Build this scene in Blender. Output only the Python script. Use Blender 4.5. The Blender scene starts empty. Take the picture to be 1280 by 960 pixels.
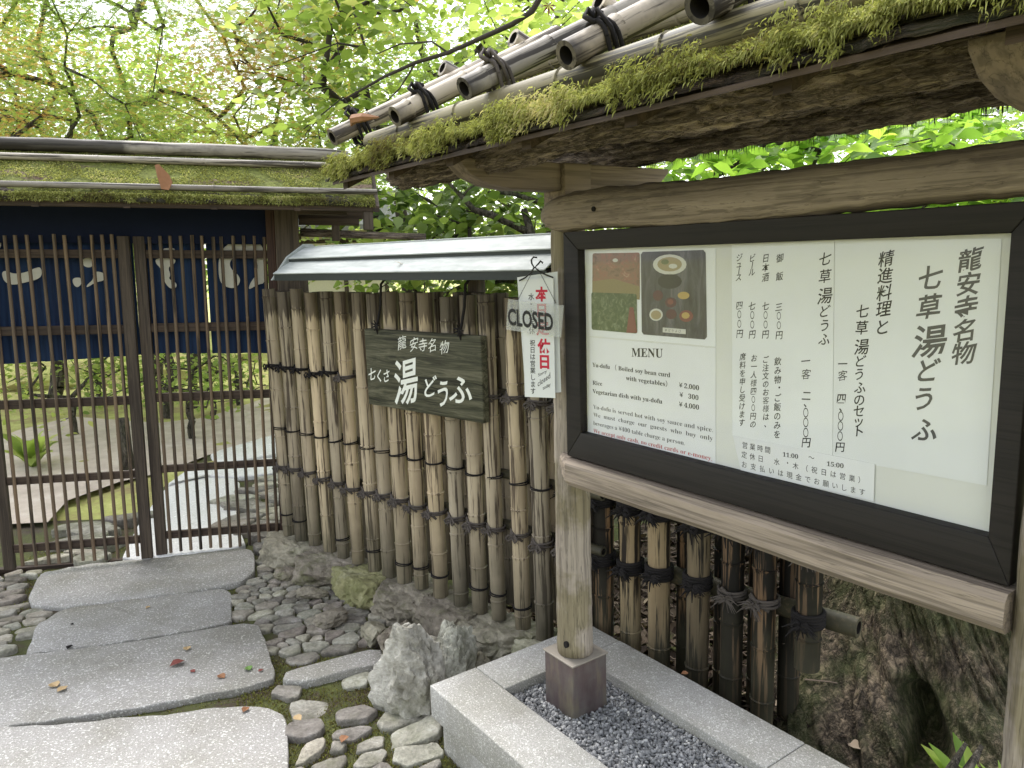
import bpy, math, random
import numpy as np
from mathutils import Vector, Matrix, noise
random.seed(7); rs = np.random.RandomState(7)
scene = bpy.context.scene; COL = scene.collection
PI = math.pi; rad = math.radians

# ------------------------------------------------------------------ camera
EYE = 1.5
PITCH = math.atan(158.8/960); ROLL = math.atan(.03)
cF = Vector((0, math.cos(PITCH), -math.sin(PITCH)))
cR0 = Vector((1, 0, 0)); cU0 = Vector((0, math.sin(PITCH), math.cos(PITCH)))
cR = cR0*math.cos(ROLL) - cU0*math.sin(ROLL); cU = cR0*math.sin(ROLL) + cU0*math.cos(ROLL)
cam_data = bpy.data.cameras.new('camera'); cam = bpy.data.objects.new('camera', cam_data); COL.objects.link(cam)
m = Matrix.Identity(4)
for i in range(3):
    m[i][0] = cR[i]; m[i][1] = cU[i]; m[i][2] = -cF[i]
m[2][3] = EYE
cam.matrix_world = m
cam_data.sensor_width = 36; cam_data.lens = 36*960/1280; cam_data.clip_end = 600; cam_data.clip_start = .02
scene.camera = cam

# ------------------------------------------------------------------ world and sun
SUN_EL, SUN_AZ = rad(58), rad(-25)          # azimuth measured from +Y towards +X
w = bpy.data.worlds.new('World'); scene.world = w; w.use_nodes = True
nt = w.node_tree; nt.nodes.clear()
sky = nt.nodes.new('ShaderNodeTexSky'); sky.sky_type = 'NISHITA'; sky.sun_disc = False
sky.sun_elevation = SUN_EL; sky.sun_rotation = SUN_AZ; sky.air_density = 1.0; sky.dust_density = 2.0; sky.ozone_density = .6
hs = nt.nodes.new('ShaderNodeHueSaturation'); hs.inputs['Saturation'].default_value = .30; hs.inputs['Value'].default_value = 1.35
bg = nt.nodes.new('ShaderNodeBackground'); bg.inputs['Strength'].default_value = .15
wo = nt.nodes.new('ShaderNodeOutputWorld')
nt.links.new(sky.outputs[0], hs.inputs['Color']); nt.links.new(hs.outputs[0], bg.inputs[0]); nt.links.new(bg.outputs[0], wo.inputs[0])
sd = bpy.data.lights.new('sun', 'SUN'); sd.energy = 1.7; sd.angle = rad(26); sd.color = (1, .975, .94)
so = bpy.data.objects.new('sun', sd); COL.objects.link(so)
sdir = Vector((math.sin(SUN_AZ)*math.cos(SUN_EL), math.cos(SUN_AZ)*math.cos(SUN_EL), math.sin(SUN_EL)))
so.rotation_euler = sdir.to_track_quat('Z', 'Y').to_euler(); so.location = (0, 0, 12)
scene.view_settings.view_transform = 'Standard'; scene.view_settings.look = 'None'
scene.view_settings.exposure = 1.42; scene.view_settings.gamma = 1
try:
    scene.cycles.max_bounces = 7; scene.cycles.transparent_max_bounces = 12; scene.cycles.transmission_bounces = 5
    scene.cycles.use_denoising = True; scene.cycles.sample_clamp_indirect = 6
except Exception: pass

# ------------------------------------------------------------------ frames: local axes of each structure (x along it, y away from the viewer)
def ray(px, py): return cF*960 + cR*(px-640) - cU*(py-480)
class Frame:
    def __init__(s, ox, oy, az, tilt=0):
        a = rad(az); s.o = Vector((ox, oy, 0)); x = Vector((math.sin(a), math.cos(a), 0)); s.y = Vector((-x.y, x.x, 0)); z = Vector((0, 0, 1))
        t = rad(tilt); s.x = x*math.cos(t) - z*math.sin(t); s.z = x*math.sin(t) + z*math.cos(t)
        s.R = Matrix((s.x, s.y, s.z)).transposed()
    def W(s, u, v=0, z=0): return s.o + s.x*u + s.y*v + s.z*z
    def L(s, p): q = Vector(p)-s.o; return Vector((q.dot(s.x), q.dot(s.y), q.dot(s.z)))
    def on(s, px, py, y=0):                 # where a line of sight meets this structure's face
        d = ray(px, py); c = Vector((0, 0, EYE)); k = s.y.dot(s.W(0, y, 0)-c)/s.y.dot(d); return s.L(c+d*k)
    def mat(s, u=0, v=0, z=0): return Matrix.Translation(s.W(u, v, z)) @ s.R.to_4x4()
def ground(px, py, z=0):
    d = ray(px, py); return Vector((0, 0, EYE)) + d*((z-EYE)/d.z)
BD = Frame(.162, 2.094, 180-35.36)          # notice board
GT = Frame(-1.275, 3.943, 76.54, 1.8)       # gate
FN = Frame(.118, 2.612, 180-47.6)           # bamboo fence

# ------------------------------------------------------------------ object helpers
def tag(o, label=None, cat=None, group=None, kind=None):
    if label: o['label'] = label
    if cat: o['category'] = cat
    if group: o['group'] = group
    if kind: o['kind'] = kind
    return o
def empty(name, mat=None, label=None, cat=None, group=None, loc=None):
    o = bpy.data.objects.new(name, None); COL.objects.link(o); o.empty_display_size = .05
    if mat is not None: o.matrix_world = mat
    if loc is not None: o.location = loc
    return tag(o, label, cat, group)
def link(name, me, parent=None, loc=None, rot=None, scale=None, mw=None):
    o = bpy.data.objects.new(name, me); COL.objects.link(o)
    if parent: o.parent = parent
    if mw is not None: o.matrix_local = mw
    if loc is not None: o.location = loc
    if rot is not None: o.rotation_euler = rot
    if scale is not None: o.scale = scale
    return o
class MB:
    def __init__(s): s.v = []; s.f = []; s.tint = None
    def add(s, v, f):
        n = len(s.v); s.v += [tuple(p) for p in v]; s.f += [tuple(i+n for i in q) for q in f]; return s
    def box(s, x0, x1, y0, y1, z0, z1):
        return s.add([(x0,y0,z0),(x1,y0,z0),(x1,y1,z0),(x0,y1,z0),(x0,y0,z1),(x1,y0,z1),(x1,y1,z1),(x0,y1,z1)],
                     [(0,3,2,1),(4,5,6,7),(0,1,5,4),(1,2,6,5),(2,3,7,6),(3,0,4,7)])
    def prism(s, pts, h0, h1, axis='z'):
        n = len(pts)
        def P(a, b, h): return (a, b, h) if axis == 'z' else ((a, h, b) if axis == 'y' else (h, a, b))
        v = [P(a, b, h0) for a, b in pts] + [P(a, b, h1) for a, b in pts]
        return s.add(v, [tuple(range(n))[::-1], tuple(range(n, 2*n))] + [(i, (i+1) % n, n+(i+1) % n, n+i) for i in range(n)])
    def tube(s, path, r, n=8, cap=True, wob=0, seed=0):
        path = [Vector(p) for p in path]; m_ = len(path); rr = r if hasattr(r, '__len__') else [r]*m_
        v = []; up = None
        for i, p in enumerate(path):
            t = (path[min(i+1, m_-1)]-path[max(i-1, 0)]).normalized()
            if up is None: up = Vector((0, 0, 1)) if abs(t.z) < .9 else Vector((1, 0, 0))
            a = t.cross(up).normalized(); b = a.cross(t).normalized(); up = b
            for k in range(n):
                an = 2*PI*k/n; q = 1
                if wob: q += wob*noise.noise(Vector((math.cos(an)*1.5+seed, math.sin(an)*1.5, i*.7+seed*3)))
                v.append(p + (a*math.cos(an)+b*math.sin(an))*rr[i]*q)
        f = [(i*n+k, i*n+(k+1) % n, (i+1)*n+(k+1) % n, (i+1)*n+k) for i in range(m_-1) for k in range(n)]
        if cap: f += [tuple(range(n))[::-1], tuple(range((m_-1)*n, m_*n))]
        return s.add(v, f)
    def mesh(s, name, mat=None, smooth=False, bev=0):
        me = bpy.data.meshes.new(name); me.from_pydata(s.v, [], s.f)
        me.update()
        if bev:
            import bmesh
            bm = bmesh.new(); bm.from_mesh(me); bmesh.ops.recalc_face_normals(bm, faces=bm.faces)
            ed = [e for e in bm.edges if len(e.link_faces) == 2 and e.calc_face_angle(0) > .5]
            bmesh.ops.bevel(bm, geom=ed, offset=bev, segments=2, profile=.6, affect='EDGES'); bm.to_mesh(me); bm.free()
        else:
            import bmesh
            bm = bmesh.new(); bm.from_mesh(me); bmesh.ops.recalc_face_normals(bm, faces=bm.faces); bm.to_mesh(me); bm.free()
        if smooth:
            me.shade_smooth()
        if mat: me.materials.append(mat)
        return me
    def build(s, name, mat, parent=None, smooth=False, bev=0, **k):
        return link(name, s.mesh(name, mat, smooth, bev), parent, **k)
def npmesh(name, v, f, mat=None, tint=None, smooth=False):
    """v (N,3), f (M,k) arrays"""
    me = bpy.data.meshes.new(name); v = np.asarray(v, np.float32); f = np.asarray(f, np.int32); k = f.shape[1]
    me.vertices.add(len(v)); me.vertices.foreach_set('co', v.ravel()); me.loops.add(f.size); me.loops.foreach_set('vertex_index', f.ravel())
    me.polygons.add(len(f)); me.polygons.foreach_set('loop_start', np.arange(0, f.size, k, dtype=np.int32)); me.polygons.foreach_set('loop_total', np.full(len(f), k, np.int32))
    if smooth: me.polygons.foreach_set('use_smooth', np.ones(len(f), bool))
    me.update(calc_edges=True)
    if tint is not None:
        a = me.attributes.new('tint', 'FLOAT', 'POINT'); a.data.foreach_set('value', np.asarray(tint, np.float32))
    if mat: me.materials.append(mat)
    return me
def fbm(p, o=4): return noise.fractal(Vector(p), 1.0, 2.0, o)

# ------------------------------------------------------------------ materials
class NT:
    def __init__(s, name):
        s.m = bpy.data.materials.new(name); s.m.use_nodes = True; s.t = s.m.node_tree; s.b = s.t.nodes['Principled BSDF']
        s.co = s.n('ShaderNodeTexCoord'); s.oi = s.n('ShaderNodeObjectInfo')
        s.b.inputs['Roughness'].default_value = .8; s.b.inputs['Specular IOR Level'].default_value = .3
    def n(s, t, **k):
        q = s.t.nodes.new(t)
        for a, b in k.items():
            if a in q.inputs: q.inputs[a].default_value = b
            else: setattr(q, a, b)
        return q
    def l(s, a, b): s.t.links.new(a, b)
    def vec(s, scale=(1, 1, 1), rnd=True, src='Object'):
        mp = s.n('ShaderNodeMapping'); mp.inputs['Scale'].default_value = scale; s.l(s.co.outputs[src], mp.inputs['Vector'])
        if rnd:
            mu = s.n('ShaderNodeVectorMath', operation='SCALE'); mu.inputs[0].default_value = (17, 31, 23); s.l(s.oi.outputs['Random'], mu.inputs['Scale']); s.l(mu.outputs[0], mp.inputs['Location'])
        return mp.outputs[0]
    def noise(s, scale=5, detail=4, rough=.6, vec=None, dist=0):
        q = s.n('ShaderNodeTexNoise', Scale=scale, Detail=detail, Roughness=rough, Distortion=dist)
        s.l(vec if vec is not None else s.vec(), q.inputs['Vector']); return q.outputs['Fac']
    def ramp(s, fac, stops):
        q = s.n('ShaderNodeValToRGB'); e = q.color_ramp.elements
        while len(e) < len(stops): e.new(.5)
        for i, (p, c) in enumerate(stops): e[i].position = p; e[i].color = (*c, 1) if len(c) == 3 else c
        s.l(fac, q.inputs[0]); return q.outputs[0]
    def mix(s, f, a, b, mode='MIX'):
        q = s.n('ShaderNodeMix', data_type='RGBA', blend_type=mode)
        for sock, val in ((q.inputs[0], f), (q.inputs[6], a), (q.inputs[7], b)):
            if hasattr(val, 'is_linked') or hasattr(val, 'links'): s.l(val, sock)
            elif isinstance(val, (int, float)): sock.default_value = val
            else: sock.default_value = (*val, 1)
        return q.outputs[2]
    def math(s, op, a, b=0):
        q = s.n('ShaderNodeMath', operation=op)
        for i, val in enumerate((a, b)):
            if hasattr(val, 'links'): s.l(val, q.inputs[i])
            else: q.inputs[i].default_value = val
        return q.outputs[0]
    def sep(s, vec, ax):
        q = s.n('ShaderNodeSeparateXYZ'); s.l(vec, q.inputs[0]); return q.outputs[ax]
    def col(s, c):
        if hasattr(c, 'links'): s.l(c, s.b.inputs['Base Color'])
        else: s.b.inputs['Base Color'].default_value = (*c, 1)
        return s
    def bump(s, h, strength=.4, dist=.01):
        q = s.n('ShaderNodeBump', Strength=strength, Distance=dist); s.l(h, q.inputs['Height']); s.l(q.outputs[0], s.b.inputs['Normal']); return s
    def rough(s, r):
        if hasattr(r, 'links'): s.l(r, s.b.inputs['Roughness'])
        else: s.b.inputs['Roughness'].default_value = r
        return s
def vary(k, c, amt=.25):     # each object a little lighter or darker
    f = k.math('ADD', k.math('MULTIPLY', k.oi.outputs['Random'], amt*2), 1-amt)
    q = k.n('ShaderNodeVectorMath', operation='SCALE'); k.l(c, q.inputs[0]); k.l(f, q.inputs['Scale']); return q.outputs[0]

def m_bamboo(name, light, mid, dark, streak=.5, axis=2, foot=True, greenf=0, cut=False):
    k = NT(name); sc = [55, 55, 55]; sc[axis] = 2.2; v = k.vec(tuple(sc)); n1 = k.noise(1, 5, .65, v)
    sc2 = [9, 9, 9]; sc2[axis] = 1.6; n2 = k.noise(1, 4, .6, k.vec(tuple(sc2)))
    base = k.ramp(n2, [(.3, mid), (.62, light)])
    st = k.ramp(n1, [(.355+.12*streak, (0, 0, 0)), (.42+.12*streak, (1, 1, 1))])
    c = k.mix(st, dark, base)
    c = k.mix(k.math('MULTIPLY', k.oi.outputs['Random'], .5), c, k.mix(1, c, (1.0, .85, .62), 'MULTIPLY'))
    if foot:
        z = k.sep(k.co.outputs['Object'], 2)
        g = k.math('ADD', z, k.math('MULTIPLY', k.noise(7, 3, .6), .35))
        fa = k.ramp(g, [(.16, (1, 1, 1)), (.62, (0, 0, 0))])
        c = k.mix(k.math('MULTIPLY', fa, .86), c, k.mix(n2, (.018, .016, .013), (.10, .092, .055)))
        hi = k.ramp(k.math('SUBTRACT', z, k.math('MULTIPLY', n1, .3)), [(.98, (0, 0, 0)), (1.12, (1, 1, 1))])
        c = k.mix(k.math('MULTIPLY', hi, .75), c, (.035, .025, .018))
    if cut:
        x = k.math('ADD', k.sep(k.co.outputs['Object'], 0), k.math('MULTIPLY', k.noise(30, 4, .6), .05)); c = k.mix(k.math('MULTIPLY', k.ramp(x, [(.022, (1, 1, 1)), (.065, (0, 0, 0))]), .85), c, (.022, .018, .015))
        c = k.mix(k.ramp(k.noise(5, 5, .7), [(.55, (0, 0, 0)), (.70, (.6, .6, .6))]), c, (.07, .06, .05))
    c = vary(k, c, .36); k.col(c).rough(.6).bump(n1, .25, .004); return k.m
M = {}
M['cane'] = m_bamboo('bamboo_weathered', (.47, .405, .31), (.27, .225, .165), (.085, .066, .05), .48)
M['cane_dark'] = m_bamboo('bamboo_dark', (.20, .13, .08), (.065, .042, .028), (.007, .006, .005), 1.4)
M['pole'] = m_bamboo('bamboo_pole_grey', (.37, .34, .30), (.20, .175, .15), (.05, .042, .035), .62, axis=0, foot=False, cut=True)
M['pole_dark'] = m_bamboo('bamboo_pole_mossy', (.16, .15, .10), (.07, .063, .045), (.02, .018, .012), .7, axis=0, foot=False)
M['slat'] = m_bamboo('gate_slat_bamboo', (.155, .115, .082), (.085, .062, .045), (.03, .023, .018), .4, foot=False)
def m_wood(name, light, dark, axis=0, scale=22, bump=.35, rough=.75, green=0, amt=.12):
    k = NT(name); sc = [scale]*3; sc[axis] = scale*.07; v = k.vec(tuple(sc)); n1 = k.noise(1, 6, .7, v, .8)
    sc = [scale*5]*3; sc[axis] = scale*.12; n2 = k.noise(1, 3, .6, k.vec(tuple(sc)))
    c = k.mix(k.math('MULTIPLY', k.ramp(n2, [(.40, (1, 1, 1)), (.52, (0, 0, 0))]), .5), k.ramp(n1, [(.3, dark), (.68, light)]), tuple(x*.4 for x in dark))
    sc = [scale*2.6]*3; sc[axis] = scale*.05; n3 = k.noise(1, 4, .6, k.vec(tuple(sc)), .4); ck = k.ramp(n3, [(.46, (0, 0, 0)), (.475, (1, 1, 1)), (.49, (0, 0, 0))]); c = k.mix(k.math('MULTIPLY', ck, .55), c, tuple(x*.25 for x in dark))
    if green:
        c = k.mix(k.math('MULTIPLY', k.ramp(k.noise(3.4, 5, .65), [(.48, (0, 0, 0)), (.55, (1, 1, 1))]), green), c, k.mix(1, c, (.62, .61, .44), 'MULTIPLY'))
    c = vary(k, c, amt); k.col(c).rough(rough).bump(k.math('ADD', n1, n2), bump, .004); return k.m
M['wood_x'] = m_wood('wood_weathered_beam', (.36, .295, .235), (.17, .135, .108), 0, bump=.6)
M['wood_z'] = m_wood('wood_weathered_post', (.41, .355, .295), (.18, .15, .122), 2, green=.85, bump=.6)
M['wood_y'] = m_wood('wood_weathered_bracket', (.31, .245, .21), (.17, .135, .118), 1, 14)
M['wood_dark_x'] = m_wood('wood_dark_rail', (.085, .058, .042), (.035, .024, .019), 0)
M['wood_dark_z'] = m_wood('wood_dark_stile', (.105, .08, .06), (.045, .034, .027), 2)
M['wood_red_z'] = m_wood('wood_red_brown', (.085, .045, .032), (.035, .02, .016), 2)
M['frame'] = m_wood('frame_dark_paint', (.017, .0135, .012), (.012, .010, .009), 0, 18, .08, .62, amt=.02)
def m_simple(name, c, rough=.7, metal=0, bump=0, scale=60, spec=.3):
    k = NT(name); n1 = k.noise(scale, 4, .6); k.col(k.mix(n1, tuple(x*.85 for x in c), tuple(min(1, x*1.12) for x in c))).rough(rough)
    k.b.inputs['Metallic'].default_value = metal; k.b.inputs['Specular IOR Level'].default_value = spec
    if bump: k.bump(n1, bump, .004)
    return k.m
def m_bark(name, light, dark, moss=0, sc=(9, 40, 30), plates=True):
    k = NT(name); n1 = k.noise(1, 7, .7, k.vec(sc), 1.2); n2 = k.noise(9, 4, .6)
    vo = k.n('ShaderNodeTexVoronoi', feature='DISTANCE_TO_EDGE', Scale=1.0); wn = k.n('ShaderNodeTexNoise', Scale=1.0, Detail=5, Roughness=.65); k.l(k.vec(tuple(x*.8 for x in sc)), wn.inputs['Vector']); wa = k.n('ShaderNodeVectorMath', operation='MULTIPLY_ADD'); k.l(wn.outputs['Color'], wa.inputs[0]); wa.inputs[1].default_value = (2.2, 2.2, 2.2); k.l(k.vec(tuple(x*.8 for x in sc)), wa.inputs[2]); k.l(wa.outputs[0], vo.inputs['Vector'])
    c = k.ramp(n1, [(.34, tuple(x*.22 for x in dark)), (.46, dark), (.66, light)])
    if plates: c = k.mix(k.math('MULTIPLY', k.ramp(vo.outputs['Distance'], [(.0, (1, 1, 1)), (.10, (0, 0, 0))]), .75), c, tuple(x*.18 for x in dark))
    if moss: c = k.mix(k.math('MULTIPLY', k.ramp(k.noise(4, 6, .7), [(.42, (0, 0, 0)), (.58, (1, 1, 1))]), moss), c, k.mix(n1, (.035, .05, .012), (.10, .13, .035)))
    n4 = k.noise(1, 5, .7, k.vec(tuple(x*2.3 for x in sc)), 1.5); h = k.math('ADD', n1, k.math('MULTIPLY', k.math('MINIMUM', vo.outputs['Distance'], .25), 2.2) if plates else n4)
    if not plates: c = k.mix(k.ramp(n4, [(.38, (.8, .8, .8)), (.46, (0, 0, 0))]), c, tuple(x*.25 for x in dark))
    k.col(c).rough(.9).bump(h, 1.0, .02); return k.m
M['bark_log'] = m_bark('bark_log', (.58, .47, .40), (.25, .195, .17), 0, (7, 60, 60))
M['bark_deck'] = m_bark('bark_roof_layers', (.15, .105, .085), (.05, .036, .03), .3, (14, 60, 120))
M['bark_tree'] = m_bark('bark_old_trunk', (.33, .255, .175), (.095, .073, .052), .55, (34, 34, 10))
M['bark_thin'] = m_bark('bark_branch', (.20, .17, .145), (.07, .058, .048), .25, (30, 30, 8))
M['bark_dark'] = m_simple('bark_twig', (.045, .037, .032), .9)
def m_stone(name, cols, scale=9, moss=.4, bump=.6, amt=.3, spec=.3):
    k = NT(name); n1 = k.noise(scale, 7, .68); n2 = k.noise(scale*7, 4, .6)
    c = k.ramp(n1, [(.3, cols[0]), (.52, cols[1]), (.72, cols[2])]); c = k.mix(.35, c, k.ramp(n2, [(.3, (.05, .05, .05)), (.7, (.6, .6, .6))]), 'OVERLAY')
    c = k.mix(k.ramp(k.noise(scale*2.6, 8, .75), [(.34, (.5, .5, .5)), (.44, (0, 0, 0))]), c, tuple(x*.35 for x in cols[0])); c = vary(k, c, amt)
    hue = k.n('ShaderNodeHueSaturation'); k.l(c, hue.inputs['Color']); k.l(k.math('ADD', .47, k.math('MULTIPLY', k.oi.outputs['Random'], .06)), hue.inputs['Hue'])
    c = hue.outputs[0]
    if moss: c = k.mix(k.math('MULTIPLY', k.ramp(k.noise(4.5, 6, .7, k.vec(rnd=False, src='Generated') if False else k.vec()), [(.5, (0, 0, 0)), (.66, (1, 1, 1))]), moss), c, (.10, .115, .035))
    k.col(c).rough(.82).bump(k.math('ADD', n1, k.math('MULTIPLY', n2, .6)), bump, .02); k.b.inputs['Specular IOR Level'].default_value = spec; return k.m
M['cobble'] = m_stone('cobble_stone', [(.14, .13, .108), (.295, .275, .235), (.47, .45, .405)], 12, .35)
M['cobble_tan'] = m_stone('cobble_stone_tan', [(.18, .16, .13), (.35, .315, .26), (.52, .48, .42)], 12, .3)
M['rock'] = m_stone('rock_pale', [(.18, .17, .13), (.48, .46, .40), (.74, .73, .68)], 7, .4, 1, .1)
M['ledge'] = m_stone('rock_ledge', [(.15, .135, .10), (.30, .27, .21), (.46, .42, .34)], 6, .6, .9, .2)
M['ledge_moss'] = m_stone('rock_ledge_mossy', [(.14, .13, .06), (.27, .25, .13), (.42, .40, .28)], 6, .5, .9, .1)
def m_granite(name, a, b, white, scale=260, wear=.3, wt=.62):
    k = NT(name); n0 = k.noise(scale, 3, .7); n1 = k.noise(scale*.55, 2, .6); n2 = k.noise(3, 5, .6); vo = k.n('ShaderNodeTexVoronoi', Scale=scale*.42); k.l(k.vec(), vo.inputs['Vector'])
    c = k.ramp(n0, [(.32, a), (.62, b)]); c = k.mix(k.ramp(n1, [(wt, (0, 0, 0)), (wt+.07, (1, 1, 1))]), c, white)
    c = k.mix(k.math('MULTIPLY', k.ramp(vo.outputs['Distance'], [(.06, (1, 1, 1)), (.2, (0, 0, 0))]), .4), c, tuple(x*.5 for x in a))
    c = k.mix(k.math('MULTIPLY', k.ramp(n2, [(.4, (0, 0, 0)), (.7, (1, 1, 1))]), wear), c, k.mix(1, c, (.62, .61, .52), 'MULTIPLY')); c = k.mix(k.ramp(k.noise(11, 7, .75), [(.55, (0, 0, 0)), (.72, (.45, .45, .45))]), c, k.mix(1, c, (.5, .48, .42), 'MULTIPLY'))
    k.col(c).rough(.8).bump(k.math('ADD', n0, k.math('MULTIPLY', k.noise(45, 4, .6), 1.2)), .3, .004); return k.m
M['slab'] = m_granite('slab_stone', (.215, .205, .193), (.36, .347, .33), (.60, .59, .57), 230, .8, .58)
M['granite'] = m_granite('granite_pale', (.22, .215, .20), (.42, .41, .39), (.60, .59, .57), 330, .8, .58)
M['gravel'] = NT('gravel_grey').m
k = NT('gravel_grey_stone'); at = k.n('ShaderNodeAttribute', attribute_name='tint'); k.col(k.mix(.3, k.ramp(at.outputs['Fac'], [(0, (.06, .062, .065)), (.5, (.18, .183, .19)), (.9, (.36, .36, .36)), (1, (.65, .64, .6))]), k.ramp(k.noise(150, 3), [(.3, (.08, .08, .08)), (.7, (.4, .4, .4))]))).rough(.6); M['gravel'] = k.m
def m_ground(name, stops, scale=3, bump=.8, fine=90):
    k = NT(name); n1 = k.noise(scale, 8, .7, k.vec(rnd=False)); n2 = k.noise(fine, 5, .7, k.vec(rnd=False))
    c = k.ramp(k.math('ADD', k.math('MULTIPLY', n1, .75), k.math('MULTIPLY', n2, .25)), stops); k.col(c).rough(.95).bump(k.math('ADD', n2, k.math('MULTIPLY', n1, .6)), bump, .012); return k.m
M['soil'] = m_ground('soil_and_moss', [(.30, (.03, .024, .017)), (.44, (.075, .058, .04)), (.50, (.07, .075, .028)), (.62, (.105, .115, .035)), (.75, (.17, .15, .09))], 5)
M['sand'] = m_ground('pale_sand', [(.3, (.38, .31, .26)), (.55, (.54, .46, .40)), (.7, (.66, .60, .54))], 4, .5)
M['lawn'] = m_ground('moss_lawn', [(.34, (.24, .17, .10)), (.46, (.33, .29, .12)), (.55, (.40, .41, .13)), (.7, (.60, .56, .26))], 2.6, 1, 30)
M['pathstone'] = m_granite('path_stone', (.55, .545, .54), (.70, .69, .69), (.85, .85, .85), 90, .2)
def m_leaf(name, stops, trans=.55, gloss=.4, rough=.45):
    k = NT(name); at = k.n('ShaderNodeAttribute', attribute_name='tint'); c = k.ramp(at.outputs['Fac'], stops); k.col(c).rough(rough); k.b.inputs['Specular IOR Level'].default_value = gloss
    tr = k.n('ShaderNodeBsdfTranslucent'); tc = k.mix(1, c, (1.75, 1.8, 1.15), 'MULTIPLY'); k.l(tc, tr.inputs[0])
    mx = k.n('ShaderNodeMixShader'); mx.inputs[0].default_value = trans; out = k.t.nodes['Material Output']
    k.l(k.b.outputs[0], mx.inputs[1]); k.l(tr.outputs[0], mx.inputs[2]); k.l(mx.outputs[0], out.inputs[0]); return k.m
M['leaf_maple'] = m_leaf('maple_leaves', [(0, (.10, .16, .04)), (.3, (.17, .24, .065)), (.55, (.26, .30, .085)), (.75, (.36, .28, .10)), (.92, (.38, .21, .10)), (1, (.32, .14, .08))], .6)
M['leaf_green'] = m_leaf('broad_leaves', [(0, (.09, .14, .035)), (.5, (.20, .26, .07)), (.85, (.34, .39, .15)), (1, (.45, .43, .2))], .6)
M['leaf_camellia'] = m_leaf('glossy_leaves', [(0, (.045, .08, .022)), (.5, (.12, .18, .045)), (.9, (.24, .31, .085)), (1, (.36, .38, .14))], .45, .6, .3)
M['leaf_far'] = m_leaf('far_leaves', [(0, (.10, .15, .05)), (.35, (.19, .26, .075)), (.7, (.28, .36, .115)), (1, (.44, .48, .20))], .6)
M['leaf_bright'] = m_leaf('bright_leaves', [(0, (.08, .16, .03)), (.5, (.18, .30, .05)), (1, (.32, .42, .09))], .6)
M['moss'] = m_leaf('moss_strands', [(0, (.085, .06, .035)), (.22, (.12, .11, .035)), (.5, (.19, .20, .06)), (.8, (.31, .32, .11)), (1, (.42, .37, .20))], .3, .1, .9)
k = NT('moss_mat'); nn = k.noise(60, 6, .7); n3 = k.noise(3, 6, .7, k.vec((1, 3, 1)))
c = k.ramp(nn, [(.3, (.055, .065, .016)), (.55, (.15, .17, .038)), (.75, (.25, .27, .07))]); c = k.mix(k.ramp(n3, [(.56, (0, 0, 0)), (.66, (1, 1, 1))]), c, k.ramp(nn, [(.35, (.07, .045, .033)), (.7, (.27, .19, .15))]))
k.col(c).rough(1).bump(nn, 1, .02); M['mossmat'] = k.m
M['copper'] = None
k = NT('roof_patina'); n1 = k.noise(1, 5, .65, k.vec((5, 30, 30))); n2 = k.noise(30, 5, .6)
k.col(k.ramp(n1, [(.3, (.20, .22, .21)), (.55, (.29, .31, .30)), (.75, (.40, .41, .40))])).rough(k.ramp(n2, [(.3, (.65, .65, .65)), (.7, (.85, .85, .85))])).bump(n1, .15, .006); k.b.inputs['Metallic'].default_value = .0; k.b.inputs['Specular IOR Level'].default_value = .5; M['copper'] = k.m
M['copper_dark'] = m_simple('roof_edge_dark', (.022, .028, .03), .45, .2)
k = NT('copper_sleeve'); n1 = k.noise(6, 5, .65, k.vec((2.2, 2.2, .5))); n2 = k.noise(14, 6, .6)
k.col(k.mix(k.ramp(n2, [(.45, (0, 0, 0)), (.7, (.55, .55, .55))]), k.ramp(n1, [(.3, (.075, .052, .052)), (.55, (.125, .095, .093)), (.72, (.20, .175, .12))]), (.16, .155, .14))).rough(.5).bump(n2, .2, .004); k.b.inputs['Metallic'].default_value = .45; M['sleeve'] = k.m
k = NT('indigo_cloth'); n1 = k.noise(1, 4, .6, k.vec((30, 30, 1.5))); k.col(k.ramp(n1, [(.3, (.006, .012, .038)), (.7, (.022, .048, .115))])).rough(.9); M['indigo'] = k.m
M['cloth_white'] = m_simple('cloth_print', (.60, .58, .51), .9)
M['cloth_navy_shaded'] = m_simple('shaded_navy_cloth', (.005, .009, .028), .95)
M['paper'] = m_simple('paper_cream', (.64, .66, .665), .55, 0, 0, 3)
M['paper_back'] = m_simple('backing_cream', (.58, .59, .56), .6, 0, .5, 1.6)
M['paper_white'] = m_simple('paper_white', (.64, .655, .665), .45, 0, 0, 3)
M['ink'] = m_simple('ink_black', (.018, .018, .02), .5)
M['ink_soft'] = m_simple('ink_grey', (.07, .07, .072), .5)
M['ink_red'] = m_simple('ink_red', (.48, .02, .05), .5)
M['ink_redsoft'] = m_simple('ink_red_small', (.42, .06, .06), .5)
M['paint_white'] = m_simple('paint_white', (.72, .73, .68), .6)
k = NT('sign_plank_green'); n1 = k.noise(1, 6, .7, k.vec((2.5, 20, 38)), 1.6); n2 = k.noise(5, 5, .6)
k.col(k.mix(k.ramp(n2, [(.4, (0, 0, 0)), (.75, (.6, .6, .6))]), k.ramp(n1, [(.36, (.010, .010, .006)), (.48, (.05, .049, .03)), (.62, (.13, .122, .082))]), (.05, .052, .03))).rough(.75).bump(n1, .6, .006); M['plank'] = k.m
M['rope'] = m_simple('rope_black', (.014, .012, .012), .95, 0, .5, 90)
M['palm'] = m_simple('palm_rope_grey', (.085, .072, .064), .95, 0, .5, 90)
M['wire'] = m_simple('wire_dark', (.03, .028, .027), .5, .4)
M['hollow'] = m_simple('hollow_dark', (.012, .010, .009), .95)
M['deadleaf'] = m_simple('dead_leaf_brown', (.25, .12, .06), .7, 0, .4)
M['deadleaf_red'] = m_simple('dead_leaf_red', (.19, .055, .045), .7, 0, .4)
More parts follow.
